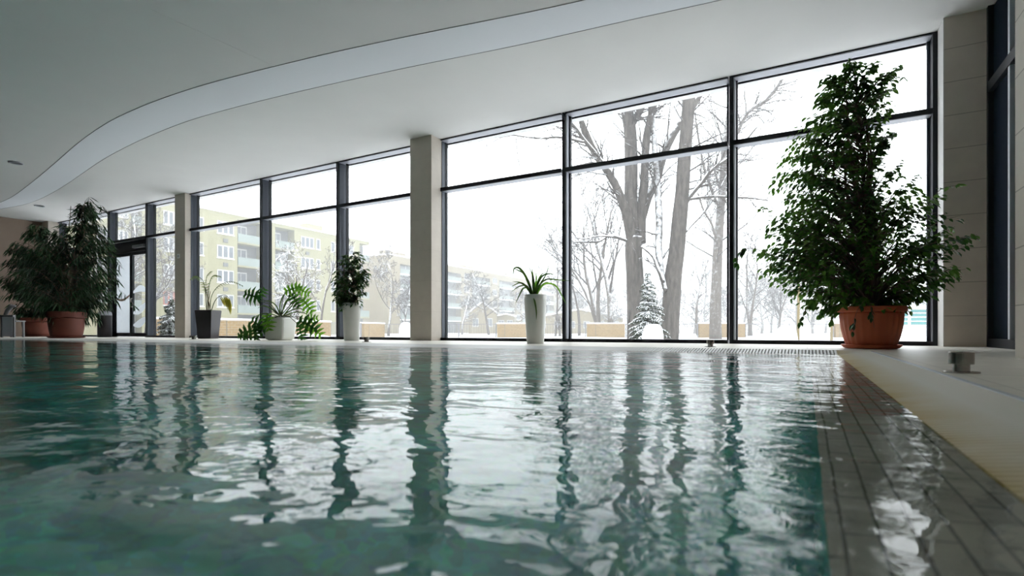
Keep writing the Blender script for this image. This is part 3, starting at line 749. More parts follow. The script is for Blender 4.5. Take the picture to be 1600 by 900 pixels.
# ------------------------------------------------------------------ fence
FT = GZ+1.0
def fpt(px, z): p = at(px, HOR, z); return (p.x, p.y)
def fz(px): return float(np.interp(px, [150,345,515,560,600,700,1480], [20,24,30,34,37.5,37.5,36]))
panels = [(243,281,'yellow brick fence wall seen between the door and the pillar'), (336,396,'yellow fence wall behind the dark square pot'), (450,514,'yellow fence wall behind the lobed leaf plant'),
          (566,598,'yellow fence wall right of the round white pot with leafy plant'), (777,830,'yellow brick fence wall beside the tall white planter'),
          (917,976,'yellow brick fence wall left of the small spruce'), (1092,1163,'yellow brick fence wall crossed by the black mullion'), (1304,1330,'yellow brick fence wall behind the terracotta ficus pot')]
for x0, x1, lab in panels:
    a, c = fpt(x0, fz(x0)), fpt(x1, fz(x1))
    t = thing('fence_wall', (*a, GZ), lab, 'fence wall', 'brick walls of the street fence')
    b = MB(); b.obox(a, c, .3, GZ-.1, FT-.04); b.build('brick_wall', M['brick'], t)
    b = MB(); b.obox(a, c, .38, FT-.04, FT+.05, .04); b.build('snow_cap', M['snow'], t, bevel=.03)
    d = (Vector(c)-Vector(a)).normalized(); p1 = Vector(a)+d*(Vector(c)-Vector(a)).length*.22
    b = MB(); b.obox(p1, p1+d*.03, .31, GZ, FT-.05); b.build('joint', M['greypl'], t)
rails = [(283,335,'railing between the stone pillar and the dark square pot'), (397,449,'railing behind the left leaves of the lobed plant'), (515,565,'railing behind the round white pot with leafy plant'),
         (599,776,'long railing passing behind the middle stone pillar'), (831,916,'railing between tall white planter and spruce, behind the wide mullion'),
         (977,1091,'railing behind the spruce and the two big trunks'), (1164,1303,'railing behind the lumpy snow mound'), (1331,1470,'railing in front of the teal street shelter')]
for x0, x1, lab in rails:
    a, c = Vector(fpt(x0+1, fz(x0))), Vector(fpt(x1-1, fz(x1))); L = (c-a).length; d = (c-a)/L
    t = thing('metal_railing', (a.x, a.y, GZ), 'thin dark metal '+lab, 'railing', 'metal railings of the street fence')
    b = MB(); b.obox(a, c, .04, FT-.08, FT-.04); b.build('rail', M['rail'], t)
    b = MB(); b.obox(a, c, .04, GZ+.12, GZ+.15); b.build('rail', M['rail'], t)
    b = MB(); n = max(2, int(L/.17))
    for i in range(1, n): p = a+d*(L*i/n); b.box(p.x-.008, p.x+.008, p.y-.008, p.y+.008, GZ+.15, FT-.08)
    b.build('bars', M['rail'], t)
    m_ = max(1, int(L/2.2))
    for i in range(m_+1):
        b = MB(); p = a+d*(L*i/m_); b.box(p.x-.03, p.x+.03, p.y-.03, p.y+.03, GZ-.1, FT); b.build('post', M['rail'], t)

# ------------------------------------------------------------------ apartment block (left)
BT = CAM_H+12.5
def facade_unit(t, X, ya, yb, za, zb, nsash, frame=M['pframe']):
    f = MB(); f.box(X-.03, X+.05, ya, yb, za, zb)
    o = f.build('window', frame, t)
    for k in range(nsash):
        g = MB(); w = (yb-ya)/nsash; g.box(X+.05, X+.06, ya+w*k+.10, ya+w*(k+1)-.10, za+.12, zb-.12); g.build('window_pane', M['pwin'], o)
    s_ = MB(); s_.box(X+.0, X+.14, ya-.05, yb+.05, za-.06, za); s_.build('window_sill', M['snow'], o)
XA = -54.0
t = thing('apartment_block', (XA, 30, GZ), 'long yellow four storey apartment block with loggias seen through the left windows', 'building')
ya0 = 2.0; ya1 = yx(577, XA)[1]
log = [(yx(371,XA)[1], yx(411,XA)[1]), (yx(430,XA)[1], yx(460,XA)[1]), (yx(205,XA)[1], yx(222,XA)[1]), (yx(562,XA)[1], ya1)]
log.sort(); FLZ = [3.4, 6.0, 8.6, 11.15]
w = MB(); w.box(XA-12, XA-1.3, ya0, ya1, GZ-.1, BT-.4)
prev = ya0
for a, c in log: w.box(XA-1.3, XA, prev, a, GZ-.1, BT-.4); prev = c
if prev < ya1: w.box(XA-1.3, XA, prev, ya1, GZ-.1, BT-.4)
w.box(XA-12, XA+.02, ya0, ya1, BT-.4, BT)
w.build('wall', M['cream'], t)
r = MB(); r.box(XA-12.1, XA+.15, ya0-.1, ya1+.1, BT, BT+.18); r.build('snowy_roof', M['snow'], t)
for a, c in log:
    b = MB(); b.box(XA-1.29, XA-1.2, a, c, GZ, BT-.5); b.build('loggia_back', M['greypl'], t)
    for z in FLZ:
        b = MB(); b.box(XA-1.25, XA+.03, a, c, z-1.40, z-1.22); b.build('loggia_slab', M['cream'], t)
        b = MB(); b.box(XA-.06, XA+.06, a+.05, c-.05, z-1.22, z-.35); b.build('balustrade', M['balc'], t)
        wd_ = (c-a)
        b = MB(); b.box(XA-1.2, XA-1.12, a+wd_*.15, a+wd_*.6, z-1.2, z+.75); d_ = b.build('loggia_door', M['pframe'], t)
        b = MB(); b.box(XA-1.12, XA-1.1, a+wd_*.15+.12, a+wd_*.36, z-.9, z+.6); b.box(XA-1.12, XA-1.1, a+wd_*.39, a+wd_*.6-.12, z-.9, z+.6); b.build('window_pane', M['pwin'], d_)
def wspan(p0, p1): return yx(p0, XA)[1], yx(p1, XA)[1]
for (p0, p1, ns) in [(150,172,2),(178,200,3),(255,279,3),(295,318,3),(339,365,3),(470,490,3),(494,500,1),(517,523,1),(536,552,2)]:
    a, c = wspan(p0, p1)
    for k, z in enumerate(FLZ): facade_unit(t, XA, a, c, z-.68, z+.68, ns, M['pred'] if (p0 == 255 and k == 0) else M['pframe'])
    for k, z in enumerate(FLZ[1:]):
        if ns == 3: b = MB(); m_ = (a+c)/2; b.box(XA, XA+.10, m_-.25, m_+.25, z-1.55, z-1.15); b.build('vent', M['greypl'], t)
for (px, sz) in [(486,1.3),(508,.9)]:
    Y_ = yx(px, XA-4)[1]; b = MB(); b.box(XA-4.6, XA-4.6+sz, Y_-sz, Y_+sz, BT+.15, BT+sz+.3); ch_ = b.build('chimney', M['cream'], t)
    b = MB(); b.box(XA-4.75, XA-4.45+sz, Y_-sz-.1, Y_+sz+.1, BT+sz+.3, BT+sz+.5); b.tube([(XA-4.2,Y_,BT+sz+.5),(XA-4.2,Y_,BT+sz+1.3)], .3, 8); b.build('chimney_cap', M['snow'], ch_)

# second block, farther along
XB = -60.0; yb0 = yx(606, XB)[1]; yb1 = 150.0
t = thing('apartment_block', (XB, yb0, GZ), 'farther ochre apartment block behind the bushy trees, either side of the middle pillar', 'building')
w = MB(); w.box(XB-11, XB-1.4, yb0, yb1, GZ-.1, BT); w.box(XB-1.4, XB, yb0, yb0+3, GZ-.1, BT-1.2); w.box(XB-11, XB+.05, yb0-.03, yb1, BT-1.2, BT)
k = 0; y = yb0+3
segs = []
while y < yb1:
    w.box(XB-1.4, XB, y+7, min(y+11, yb1), GZ-.1, BT-1.2); segs.append((y, y+7)); y += 11
w.build('wall', M['ochre'], t)
r = MB(); r.box(XB-11.1, XB+.15, yb0-.1, yb1, BT, BT+.2); r.build('snowy_roof', M['snow'], t)
for (a, c) in segs:
    b = MB(); b.box(XB-1.39, XB-1.25, a, c, GZ, BT-1.2); b.build('loggia_back', M['greypl'], t)
    for z in FLZ[:]:
        b = MB(); b.box(XB-1.3, XB+.05, a, c, z-1.35, z-1.2); b.build('loggia_slab', M['snow'], t)
        b = MB(); b.box(XB-.05, XB+.05, a, c, z-1.2, z-.4); b.build('balustrade', M['balc'], t)
        facade_unit(t, XB-1.2, a+1, a+4.5, z-.5, z+.8, 2)
for (a, c) in segs:
    for z in FLZ: facade_unit(t, XB, c+1.1, c+2.9, z-.6, z+.7, 2)
for px in (606, 625, 722, 737, 792, 852):
    Y_ = yx(px, XB-3)[1]; b = MB(); b.box(XB-4, XB-2.6, Y_-1.0, Y_+1.0, BT+.1, BT+1.2); ch_ = b.build('chimney', M['ochre'], t)
    b = MB(); b.box(XB-4.1, XB-2.5, Y_-1.1, Y_+1.1, BT+1.2, BT+1.4); b.build('chimney_cap', M['snow'], ch_)
# low link and small gabled house behind the trees
def house(px, depth, w_, h_, rise, label, long=7):
    c = at(px, HOR, depth); t = thing('house', (c.x, c.y, GZ), label, 'house')
    ux, uy = Vector((CS, SN, 0)), Vector((-SN, CS, 0))
    def P(u, v, z): q = c+ux*u+uy*v; return (q.x, q.y, z)
    b = MB(); hw = w_/2; top = GZ+h_
    b.add([P(-hw,0,GZ-.1),P(hw,0,GZ-.1),P(hw,0,top),P(0,0,top+rise),P(-hw,0,top),P(-hw,long,GZ-.1),P(hw,long,GZ-.1),P(hw,long,top),P(0,long,top+rise),P(-hw,long,top)],
          [(0,1,2,3,4),(9,8,7,6,5),(0,4,9,5),(1,6,7,2)])
    b.build('wall', M['ochre'], t)
    b = MB()
    for sg in (-1, 1):
        a0, a1 = P(0,-.3,top+rise+.04), P(sg*(hw+.35),-.3,top-.1); a2, a3 = P(sg*(hw+.35),long+.3,top-.1), P(0,long+.3,top+rise+.04)
        v = [a0,a1,a2,a3]; v += [(x,y,z+.25) for x,y,z in v]
        b.add(v, [(0,1,2,3),(7,6,5,4),(0,4,5,1),(1,5,6,2),(2,6,7,3),(3,7,4,0)])
    b.build('snowy_roof', M['snow'], t)
    n = max(2, int(w_/2.2))
    for i in range(n):
        u = -hw+w_*(i+.5)/n
        b = MB(); q = [P(u-.5,-.04,GZ+h_*.35),P(u+.5,-.04,GZ+h_*.35),P(u+.5,-.04,GZ+h_*.78),P(u-.5,-.04,GZ+h_*.78)]; q2 = [P(u-.5,.02,GZ+h_*.35),P(u+.5,.02,GZ+h_*.35),P(u+.5,.02,GZ+h_*.78),P(u-.5,.02,GZ+h_*.78)]
        b.add(q+q2, [(0,1,2,3),(0,4,5,1),(1,5,6,2),(2,6,7,3),(3,7,4,0)]); wo = b.build('window', M['pframe'], t)
        b = MB()
        for s0, s1 in ((-.42,-.04),(.04,.42)):
            q = [P(u+s0,-.06,GZ+h_*.39),P(u+s1,-.06,GZ+h_*.39),P(u+s1,-.06,GZ+h_*.74),P(u+s0,-.06,GZ+h_*.74)]; b.add(q, [(0,1,2,3)])
        b.build('window_pane', M['pwin'], wo)
house(754, 88, 4.6, 3.3, 1.9, 'small gabled yellow house behind the bushy trees, right of the middle pillar')
house(790, 92, 3.0, 3.0, .3, 'low snow roofed annexe right of the small gabled house', 5)
house(905, 85, 14, 2.6, 1.2, 'long low house in the mist left of the big forking tree', 6)

# street shelter at far right
p = at(1422, HOR, 31); ux = Vector((CS, SN, 0)); uy = Vector((-SN, CS, 0))
t = thing('street_shelter', (p.x, p.y, GZ), 'white roofed street shelter with teal slatted panels behind the ficus pot', 'shelter')
def ob(u0, u1, v0, v1, z0, z1, name, m, par, bev=0):
    b = MB(); v = []
    for z in (z0, z1):
        for u, w_ in ((u0,v0),(u1,v0),(u1,v1),(u0,v1)): q = Vector((p.x,p.y,0))+ux*u+uy*w_; v.append((q.x,q.y,z))
    b.add(v, [(0,3,2,1),(4,5,6,7),(0,1,5,4),(1,2,6,5),(2,3,7,6),(3,0,4,7)]); return b.build(name, m, par, bevel=bev)
ob(-2.6,2.2,-1.0,1.2,1.75,1.95,'roof',M['grey'],t); ob(-2.65,2.25,-1.05,1.25,1.95,2.35,'snow_cap',M['snow'],t,.08)
for u in (-2.3,-.05,2.0): ob(u-.06,u+.06,-.05,.05,GZ,1.75,'post',M['white'],t)
for u0, u1 in ((-2.2,-.15),(.05,1.9)):
    for k in range(6): ob(u0,u1,.0,.04,GZ+.35+k*.24,GZ+.53+k*.24,'slat_panel',M['teal'] if k > 1 else M['white'],t)
# slim posts in the snow
for px, z, h, lab in [(1247,17,1.9,'slim pale post standing in the snow left of the ficus pot'), (1299,19,1.4,'slim pale post in the snow just left of the terracotta pot')]:
    q = at(px, HOR, z); t = MB(); t.tube([(q.x,q.y,GZ-.05),(q.x+.02,q.y,GZ+h)], [.045,.038], 8)
    o = t.build('slim_post', M['ochre'], smooth=True); o['label'] = lab; o['category'] = 'post'
    # ends in a pointed cap

# ------------------------------------------------------------------ indoor plants
LEAF = {}
def leaf_shape(L, W, fold=.25, bend=.15):
    """outline points (u along, v across, w up)"""
    v = [(0,0,0),(.25,.42,0),(.62,.40,0),(1,0,0),(.62,-.40,0),(.25,-.42,0),(.25,0,0),(.62,0,0)]
    pts = []
    for (a, b, c) in v:
        pts.append((a*L, b*W, abs(b)*W*fold - bend*L*a*a))
    f = [(0,6,1),(1,6,7,2),(2,7,3),(0,5,6),(5,4,7,6),(4,3,7)]
    return pts, f
def put_leaf(b, p, d, nrm, shape, s=1.0):
    d = d.normalized(); n = (nrm-d*nrm.dot(d)); n = n.normalized() if n.length > 1e-4 else d.orthogonal().normalized(); w = n.cross(d)
    pts, f = shape
    b.add([p+d*(q[0]*s)+w*(q[1]*s)+n*(q[2]*s) for q in pts], f)
def leafy(t, base, depth, table, rng, n_twigs, per, L, W, droop=.4, trunk=None, stems=3, leafm='ficus', depth_r=.75, inner=.25, hang=.6, leaf_bend=.15, fold=.25, twig_r=.004, rmax_y=None, core=.15, z_lo=.4, thin=(2, 0)):
    """table rows: (pixel y, left px, right px) outline of the crown at the plant's own distance"""
    ray = Vector((base.x, base.y, 0)).normalized(); lat = Vector((ray.y, -ray.x, 0)); cth = ray.dot(Vector((-SN, CS, 0)))
    px0 = 800+F_PX*Vector((base.x, base.y, 0)).dot(Vector((CS, SN, 0)))/Vector((base.x, base.y, 0)).dot(Vector((-SN, CS, 0)))
    ys = [r[0] for r in table]
    hs = [CAM_H+(HOR-r[0])/F_PX*depth for r in table]
    lo, hi = min(hs), max(hs)
    k = depth/F_PX*cth
    hh = hs[::-1]; le = [(px0-r[1])*k for r in table][::-1]; ri = [(r[2]-px0)*k for r in table][::-1]
    st = MB(); lf = MB(); shape = leaf_shape(L, W, fold, leaf_bend)
    soil = base.z+trunk
    topx = (ri[-1]-le[-1])/2
    def axis(h):
        u = max(0, min(1, (h-soil)/(hi-soil)))
        return Vector((base.x, base.y, 0))+lat*topx*u**1.5+Vector((0,0,h))
    for s in range(stems):
        off = Vector((rng.uniform(-.06,.06), rng.uniform(-.06,.06), 0))*(2 if stems > 1 else .3); top = hi-(.22+.10*s+.25*s*rng.random())
        pts = [axis(soil-.03+(top-soil+.03)*i/8)+off*(1+i*.12)+Vector((rng.uniform(-.02,.02), rng.uniform(-.02,.02), 0)) for i in range(9)]
        for q in pts: pass
        st.tube(pts, [max(.004, (.022 if stems > 1 else .03)*(1-i/9)+.004) for i in range(9)], 7)
    areas = []
    # weight heights by outline width
    hgrid = np.linspace(lo, hi, 60); wd2 = np.interp(hgrid, hh, le)+np.interp(hgrid, hh, ri); cdf = np.cumsum(np.maximum(wd2, .05)); cdf /= cdf[-1]
    for i in range(n_twigs):
        h = float(np.interp(rng.random(), cdf, hgrid)); a = rng.uniform(0, 2*PI); cl, sd = math.cos(a), math.sin(a)
        l_, r_ = float(np.interp(h, hh, le)), float(np.interp(h, hh, ri)); mid = (r_-l_)/2; half = (r_+l_)/2
        q = rng.random()**.7; cl = rng.uniform(-1, 1)
        if cl > thin[0] and rng.random() < thin[1]: continue
        cl = math.copysign(abs(cl)**.85, cl)
        dp = math.sqrt(max(.02, 1-cl*cl))*rng.uniform(-1, 1)
        q = (abs(cl)+abs(dp))*.7
        tip = Vector((base.x, base.y, h))+lat*(mid+half*cl)+ray*(half*depth_r*dp)
        if rmax_y is not None: tip.y = min(tip.y, rmax_y)
        h0 = max(soil+z_lo*(lo-soil if lo > soil else .1), h-half*rng.uniform(.25,.9)*(.4+q)); h0 = min(h0, hi-.1)
        st0 = axis(max(h0, soil))
        pts = []
        for j in range(7):
            u = j/6; p_ = st0.lerp(tip, u); p_.z += droop*(tip-st0).length*.5*math.sin(PI*u)*(1-.2*u); p_ += Vector((rng.uniform(-1,1), rng.uniform(-1,1), rng.uniform(-1,1)))*.012
            if rmax_y is not None: p_.y = min(p_.y, rmax_y+.02)
            pts.append(p_)
        st.tube(pts, [twig_r*2*(1-.8*j/6) for j in range(7)], 3, cap=False)
        for j in range(per):
            u = inner+(1-inner)*(j+rng.random())/per; f = u*6; i0 = min(5, int(f)); p_ = pts[i0].lerp(pts[i0+1], f-i0)
            ax = (pts[i0+1]-pts[i0]).normalized(); sdv = ax.cross(Vector((0,0,1))); sdv = sdv.normalized() if sdv.length > .01 else Vector((1,0,0))
            d = ax*rng.uniform(.3,1)+sdv*rng.choice((-1,1))*rng.uniform(.3,1.0)+Vector((0,0,-hang*rng.uniform(.4,1.3)))
            nrm = Vector((rng.uniform(-.7,.7), rng.uniform(-.7,.7), 1))
            put_leaf(lf, p_+Vector((rng.uniform(-.03,.03), rng.uniform(-.03,.03), rng.uniform(-.03,.03))), d, nrm, shape, rng.uniform(.7,1.15))
    st.build('stems', M['bark'], t); lf.build('foliage', M[leafm], t)

def round_pot(t, c, R, H, rb, m, flutes=0, saucer=True, rim=.055, name='pot'):
    z0 = .03 if saucer else 0
    prof = []
    body = lambda u: rb+(R*.90-rb)*(math.sin(u*PI/2)**.8)
    for i in range(13): u = i/12; prof.append((body(u), z0+(H-z0-rim)*u))
    b = MB(); n = 96
    b.lathe(prof, n, c, (lambda a, z: 1+.05*abs(math.cos(flutes*a/2))-.025) if flutes else None)
    o = b.build(name, m, t, smooth=True)
    b = MB(); b.lathe([(R*.90,H-rim-.004),(R*.985,H-rim),(R,H-rim+.012),(R,H-.010),(R*.985,H),(R*.93,H),(R*.92,H-.02),(R*.90,H-.045)], 64, c); b.build('pot_rim', m, t, smooth=False)
    b = MB(); b.lathe([(R*.895,H-.050),(R*.895,H-.030)], 40, c); b.build('soil', M['soil'], t)
    if saucer:
        b = MB(); b.lathe([(rb*.98,0),(rb*1.14,.008),(rb*1.27,.04),(rb*1.24,.046),(rb*1.10,.032)], 64, c); b.build('saucer', m, t, smooth=False)
    return o

# 1 large ficus
rng = random.Random(3)
bx, by, bz_ = xy(1361, 6.92); base = Vector((bx, by, DK)); dep = bz_
t = thing('potted_ficus', base, 'tall bushy weeping fig in a fluted terracotta pot beside the right wall', 'potted plant')
round_pot(t, base, .322, .45, .222, M['terra'], flutes=26)
T = [(88,1318,1350),(108,1285,1400),(125,1268,1408),(150,1262,1390),(185,1235,1392),(215,1215,1395),(245,1192,1400),(275,1188,1432),(310,1205,1462),(340,1182,1492),(365,1162,1498),(385,1152,1515),(410,1156,1508),(435,1180,1495),(455,1205,1478),(470,1232,1450),(490,1262,1405)]
leafy(t, base, dep, T, rng, 900, 14, .080, .043, droop=.25, trunk=.42, stems=5, leafm='ficus', depth_r=.72, inner=.50, hang=.75, rmax_y=8.45, z_lo=0, thin=(.25, .38))
# hanging sprays of the ficus
def spray(t, pts_px, depth, n, L, W, m, rng, name='hanging_spray', hang=.9):
    P, R = limb([(x,y,1) for x,y in pts_px], depth); b = MB(); sh = leaf_shape(L, W, .25, .15)
    for j in range(n):
        i = min(len(P)-2, int(rng.random()*(len(P)-1))); ax = (P[i+1]-P[i]).normalized()
        d = ax*.5+Vector((rng.uniform(-.8,.8), rng.uniform(-.8,.8), -hang)); put_leaf(b, P[i]+Vector((rng.uniform(-.015,.015),)*3), d, Vector((rng.uniform(-.7,.7), rng.uniform(-1,0), .8)), sh, rng.uniform(.7,1.15))
    o = b.build(name, m, t); s_ = MB(); s_.tube(P, .003, 4); s_.build('stem', M['bark'], o)
spray(t, [(1320,430),(1285,455),(1262,480),(1250,507)], dep-.1, 26, .085, .05, M['ficus'], rng)
spray(t, [(1345,440),(1320,470),(1305,488),(1298,505)], dep-.1, 14, .07, .04, M['ficus'], rng)
spray(t, [(1350,470),(1340,484),(1335,500),(1333,520)], dep-.38, 9, .075, .042, M['ficus2'], rng)
spray(t, [(1360,472),(1362,486),(1364,498),(1366,512)], dep-.39, 6, .08, .045, M['ficus2'], rng)
spray(t, [(1445,330),(1465,300),(1482,292),(1500,290)], dep+.1, 14, .075, .045, M['ficus'], rng, hang=.2)
spray(t, [(1440,390),(1480,378),(1505,372),(1530,374)], dep-.1, 18, .075, .045, M['ficus2'], rng, hang=.4)
spray(t, [(1440,430),(1470,428),(1490,430),(1503,433)], dep-.1, 12, .075, .04, M['ficus2'], rng, hang=.5)
spray(t, [(1360,125),(1385,118),(1400,120),(1416,121)], dep, 9, .085, .05, M['ficus'], rng, hang=.1)
spray(t, [(1215,340),(1195,325),(1185,330)], dep, 8, .085, .05, M['ficus'], rng, hang=.2)
spray(t, [(1210,400),(1175,388),(1155,396),(1152,420)], dep, 20, .085, .05, M['ficus'], rng, hang=.6)

# 2 dark square pot with sparse palm
px, Yp = 325.5, 7.85
bx, by, dz = xy(px, Yp); base = Vector((bx, by, DK))
t = thing('potted_palm', base, 'sparse yellowing palm in a dark tapered square pot by the left stone pillar', 'potted plant')
def frustum(b, c, w0, w1, z0, z1, rot, bev=0):
    v = []
    for w, z in ((w0,z0),(w1,z1)):
        for k in range(4): a = rot+PI/4+k*PI/2; r = w/math.sqrt(2); v.append((c.x+r*math.cos(a), c.y+r*math.sin(a), c.z+z))
    b.add(v, [(3,2,1,0),(4,5,6,7),(0,1,5,4),(1,2,6,5),(2,3,7,6),(3,0,4,7)])
b = MB(); frustum(b, base, .33, .43, 0, .70, .45); b.build('pot', M['darkpot'], t, bevel=.012)
b = MB(); frustum(b, base, .40, .40, .702, .706, .45); b.build('soil', M['soil'], t)
def frond(t, pix, depth, m, n=16, L=.16, W=.012, name='frond', droop=.5, one=False, rng=rng, lam=M['greenstem'], start=.35, thick=2.2):
    P, R = limb([(x,y,thick*(1-.7*i/len(pix))) for i, (x,y) in enumerate(pix)], depth); b = MB(); b.tube(P, R, 5)
    o = b.build(name, lam, t); lf = MB(); sh = leaf_shape(1, 1, .3, .12)
    for j in range(n):
        u = start+(1-start)*j/(n-1); i = min(len(P)-2, int(u*(len(P)-1))); ax = (P[i+1]-P[i]).normalized()
        sd = ax.cross(Vector((0,0,1))); sd = sd.normalized() if sd.length > .05 else Vector((CS, SN, 0))
        sz = L*(.5+.7*math.sin(PI*min(1, (u-start)/(1-start)*.85+.1)))
        for sg in (-1, 1):
            d = (ax*.7+sd*sg*.6+Vector((CS,SN,0))*sg*.25+Vector((0,0,-droop))).normalized()
            put_leaf(lf, P[i], d, Vector((0,0,1)), ([(q[0]*sz, q[1]*W, q[2]*W if abs(q[1]) > 0 else -.1*sz*q[0]**2) for q in [(0,0,0),(.25,.42,1),(.62,.4,1),(1,0,0),(.62,-.4,1),(.25,-.42,1),(.25,0,0),(.62,0,0)]], sh[1]))
    lf.build('leaflets', m, o); return o
frond(t, [(324,486),(322,470),(320,450),(316,437),(306,431),(299,436)], dz, M['palm'], 18, .11, .012, droop=.5, thick=1.2)
frond(t, [(326,486),(326,460),(328,440),(334,430),(345,432)], dz, M['palm'], 14, .10, .011, droop=.4, thick=1.2)
frond(t, [(328,486),(330,465),(338,450),(350,442),(364,440),(380,447)], dz, M['palm'], 22, .09, .010, droop=.5, thick=1.2)
frond(t, [(326,486),(324,466),(322,450),(323,432),(330,424)], dz, M['palm'], 14, .10, .011, droop=.3, thick=1.2)
frond(t, [(330,486),(336,470),(343,463),(352,461),(359,467)], dz-.3, M['yellowleaf'], 12, .42, .018, droop=1.5, start=.55, thick=1.4)
for k, (tx, ty) in enumerate([(321,450),(325,445),(329,455)]):
    b = MB(); b.tube([at(323+3*k,486,dz), at(322+2*k,470,dz), at(tx,ty,dz)], [.011,.009,.006], 6); b.build('stem', M['bark'], t)

# 3 white square planter with lobed leaves
px, Yp = 437.5, 7.35
bx, by, dz = xy(px, Yp); base = Vector((bx, by, DK))
t = thing('potted_philodendron', base, 'lobed leaf plant spilling out of a low white square planter', 'potted plant')
b = MB(); frustum(b, base, .42, .50, 0, .47, .25); b.build('pot', M['whitepot'], t, bevel=.05)
b = MB(); frustum(b, base, .40, .40, .471, .477, .25); b.build('soil', M['soil'], t)
def lobed(t, cx, cy, depth, size, ang, m, rng, tilt=.9, lobes=5, root=None):
    """one deeply cut leaf: tapering lobes along a midrib, seen roughly face on"""
    c = at(cx, cy, depth); rt = Vector((CS, SN, 0)); up = Vector((0, 0, 1)); fw = Vector((-SN, CS, 0))
    d = (rt*math.cos(ang)+up*math.sin(ang)); nrm = (-fw*tilt+up*(1-tilt)+rt*rng.uniform(-.3,.3)).normalized(); d = (d-nrm*d.dot(nrm)).normalized(); w = nrm.cross(d)
    b = MB(); s0 = c-d*size*.5
    def P(u, v, z=0): return s0+d*u*size+w*v*size+nrm*(z-.10*(u-.4)**2-.25*v*v)*size
    b.add([P(0,-.03),P(0,.03),P(.5,.05,.02),P(.95,0),P(.5,-.05,.02)], [(0,4,2,1),(4,3,2)])
    for k in range(lobes):
        u = .05+.78*k/(lobes-1); ln = .50*math.sin(PI*(.22+.62*k/(lobes-1)))*rng.uniform(.85,1.1); back = -.25+.75*k/(lobes-1)
        for sg in (-1, 1):
            a0, a1 = P(u-.045, 0), P(u+.105, 0); q0 = P(u-.060+back*ln*.6, sg*ln*.55, .02); q1 = P(u+.085+back*ln*.6, sg*ln*.55, .02); tp = P(u+.02+back*ln*1.1, sg*ln*1.05, -.10)
            f = [(0,1,3,2),(2,3,4)] if sg > 0 else [(1,0,2,3),(3,2,4)]
            b.add([a0,a1,q0,q1,tp], f)
            e0 = P(u+back*ln*.4, sg*ln*.38); e1 = P(u+.17+back*ln*.55, sg*ln*.62, -.02); b.add([e0, q1, e1], [(0,1,2)])
    o = b.build('leaf', m, t)
    if root is not None:
        r0 = at(root[0], root[1], depth); s_ = MB(); mid = r0.lerp(s0, .5)+up*.08; s_.tube([r0, mid, s0], [.009,.008,.006], 6); s_.build('leaf_stalk', M['greenstem'], o)
    return o
rl = (438, 494)
for (cx, cy, sz, ang, m, dd) in [(393,462,.50,PI*.92,'philo',-.1),(408,459,.34,PI*.3,'philo',-.05),(458,451,.40,.35,'lime',-.1),(474,455,.36,-.4,'lime',0),(481,478,.44,-.9,'lime',-.1),(462,470,.40,-1.0,'philo',.1),
        (390,518,.50,PI*1.05,'philo',-.25),(403,507,.50,PI*.85,'philo',-.2),(418,505,.40,-1.35,'lime',-.35),(381,524,.36,PI*1.0,'philo',-.2),
        (482,508,.52,-.45,'philo',-.25),(492,515,.46,-.7,'lime',-.2),(470,520,.40,-1.2,'philo',-.2),(487,498,.34,.1,'lime',-.2),(400,521,.34,-1.5,'philo',-.3)]:
    lobed(t, cx, cy, dz+dd, sz*.86, ang, M[m], rng, root=rl)
def strap(t, pix, depth, w, m, d2=None, name='leaf', fold=.3, face=.6):
    P, R = limb([(x,y,1) for x,y in pix], depth, d2); b = MB(); n = len(P); vs = []
    for i, p_ in enumerate(P):
        ax = (P[min(n-1,i+1)]-P[max(0,i-1)]).normalized(); view = (p_-Vector((0,0,CAM_H))).normalized()
        s1 = ax.cross(view).normalized(); s2 = ax.cross(Vector((0,0,1))); s2 = s2.normalized() if s2.length > .05 else s1
        if s2.dot(s1) < 0: s2 = -s2
        sd = (s1*face+s2*(1-face)).normalized(); u = i/(n-1); ww = w*.5*min(1, .55+u*1.5)*(1-u**3.0)+.0008
        up = sd.cross(ax).normalized(); vs += [p_-sd*ww+up*ww*fold, p_, p_+sd*ww+up*ww*fold]
    fs = []
    for i in range(n-1): o = i*3; fs += [(o,o+1,o+4,o+3),(o+1,o+2,o+5,o+4)]
    b.add(vs, fs); return b.build(name, m, t, smooth=True)
for pix in [[(438,495),(425,483),(412,478),(402,482)],[(438,495),(432,478),(420,470),(410,472)],[(440,495),(445,475),(455,463),(470,460)],[(440,495),(455,485),(470,482),(482,490)],[(437,495),(438,475),(444,460),(452,455)],
            [(440,495),(460,488),(478,490),(488,502)],[(438,495),(420,490),(405,492),(392,500)],[(441,495),(456,478),(462,468)]]:
    strap(t, pix, dz-.05, .028, M['strap'])

# 4 tall round white pot with leafy plant
px, Yp = 549.5, 7.6
bx, by, dz = xy(px, Yp); base = Vector((bx, by, DK))
t = thing('potted_leafy_plant', base, 'dense dark leafy plant in a tall round white pot, left of the middle pillar', 'potted plant')
def tall_pot(t, c, R, rb, H):
    b = MB(); b.lathe([(rb*.96,0),(rb,.012)]+[(rb+(R-rb)*(i/8)**.8, .012+(H-.012)*i/8) for i in range(1,9)]+[(R-.015,H),(R-.022,H-.02),(R-.024,H-.05)], 56, c); b.build('pot', M['whitepot'], t, smooth=True)
    b = MB(); b.lathe([(R-.025,H-.052),(R-.025,H-.040)], 40, c); b.build('soil', M['soil'], t)
tall_pot(t, base, .172, .145, .74)
T = [(391,545,556),(405,532,570),(425,524,578),(445,518,578),(460,520,574),(472,523,566),(482,530,560)]
leafy(t, base, dz, T, rng, 150, 13, .10, .042, droop=.3, trunk=.70, stems=4, leafm='ficus2', depth_r=.9, inner=.2, hang=.7, rmax_y=8.4, z_lo=0)

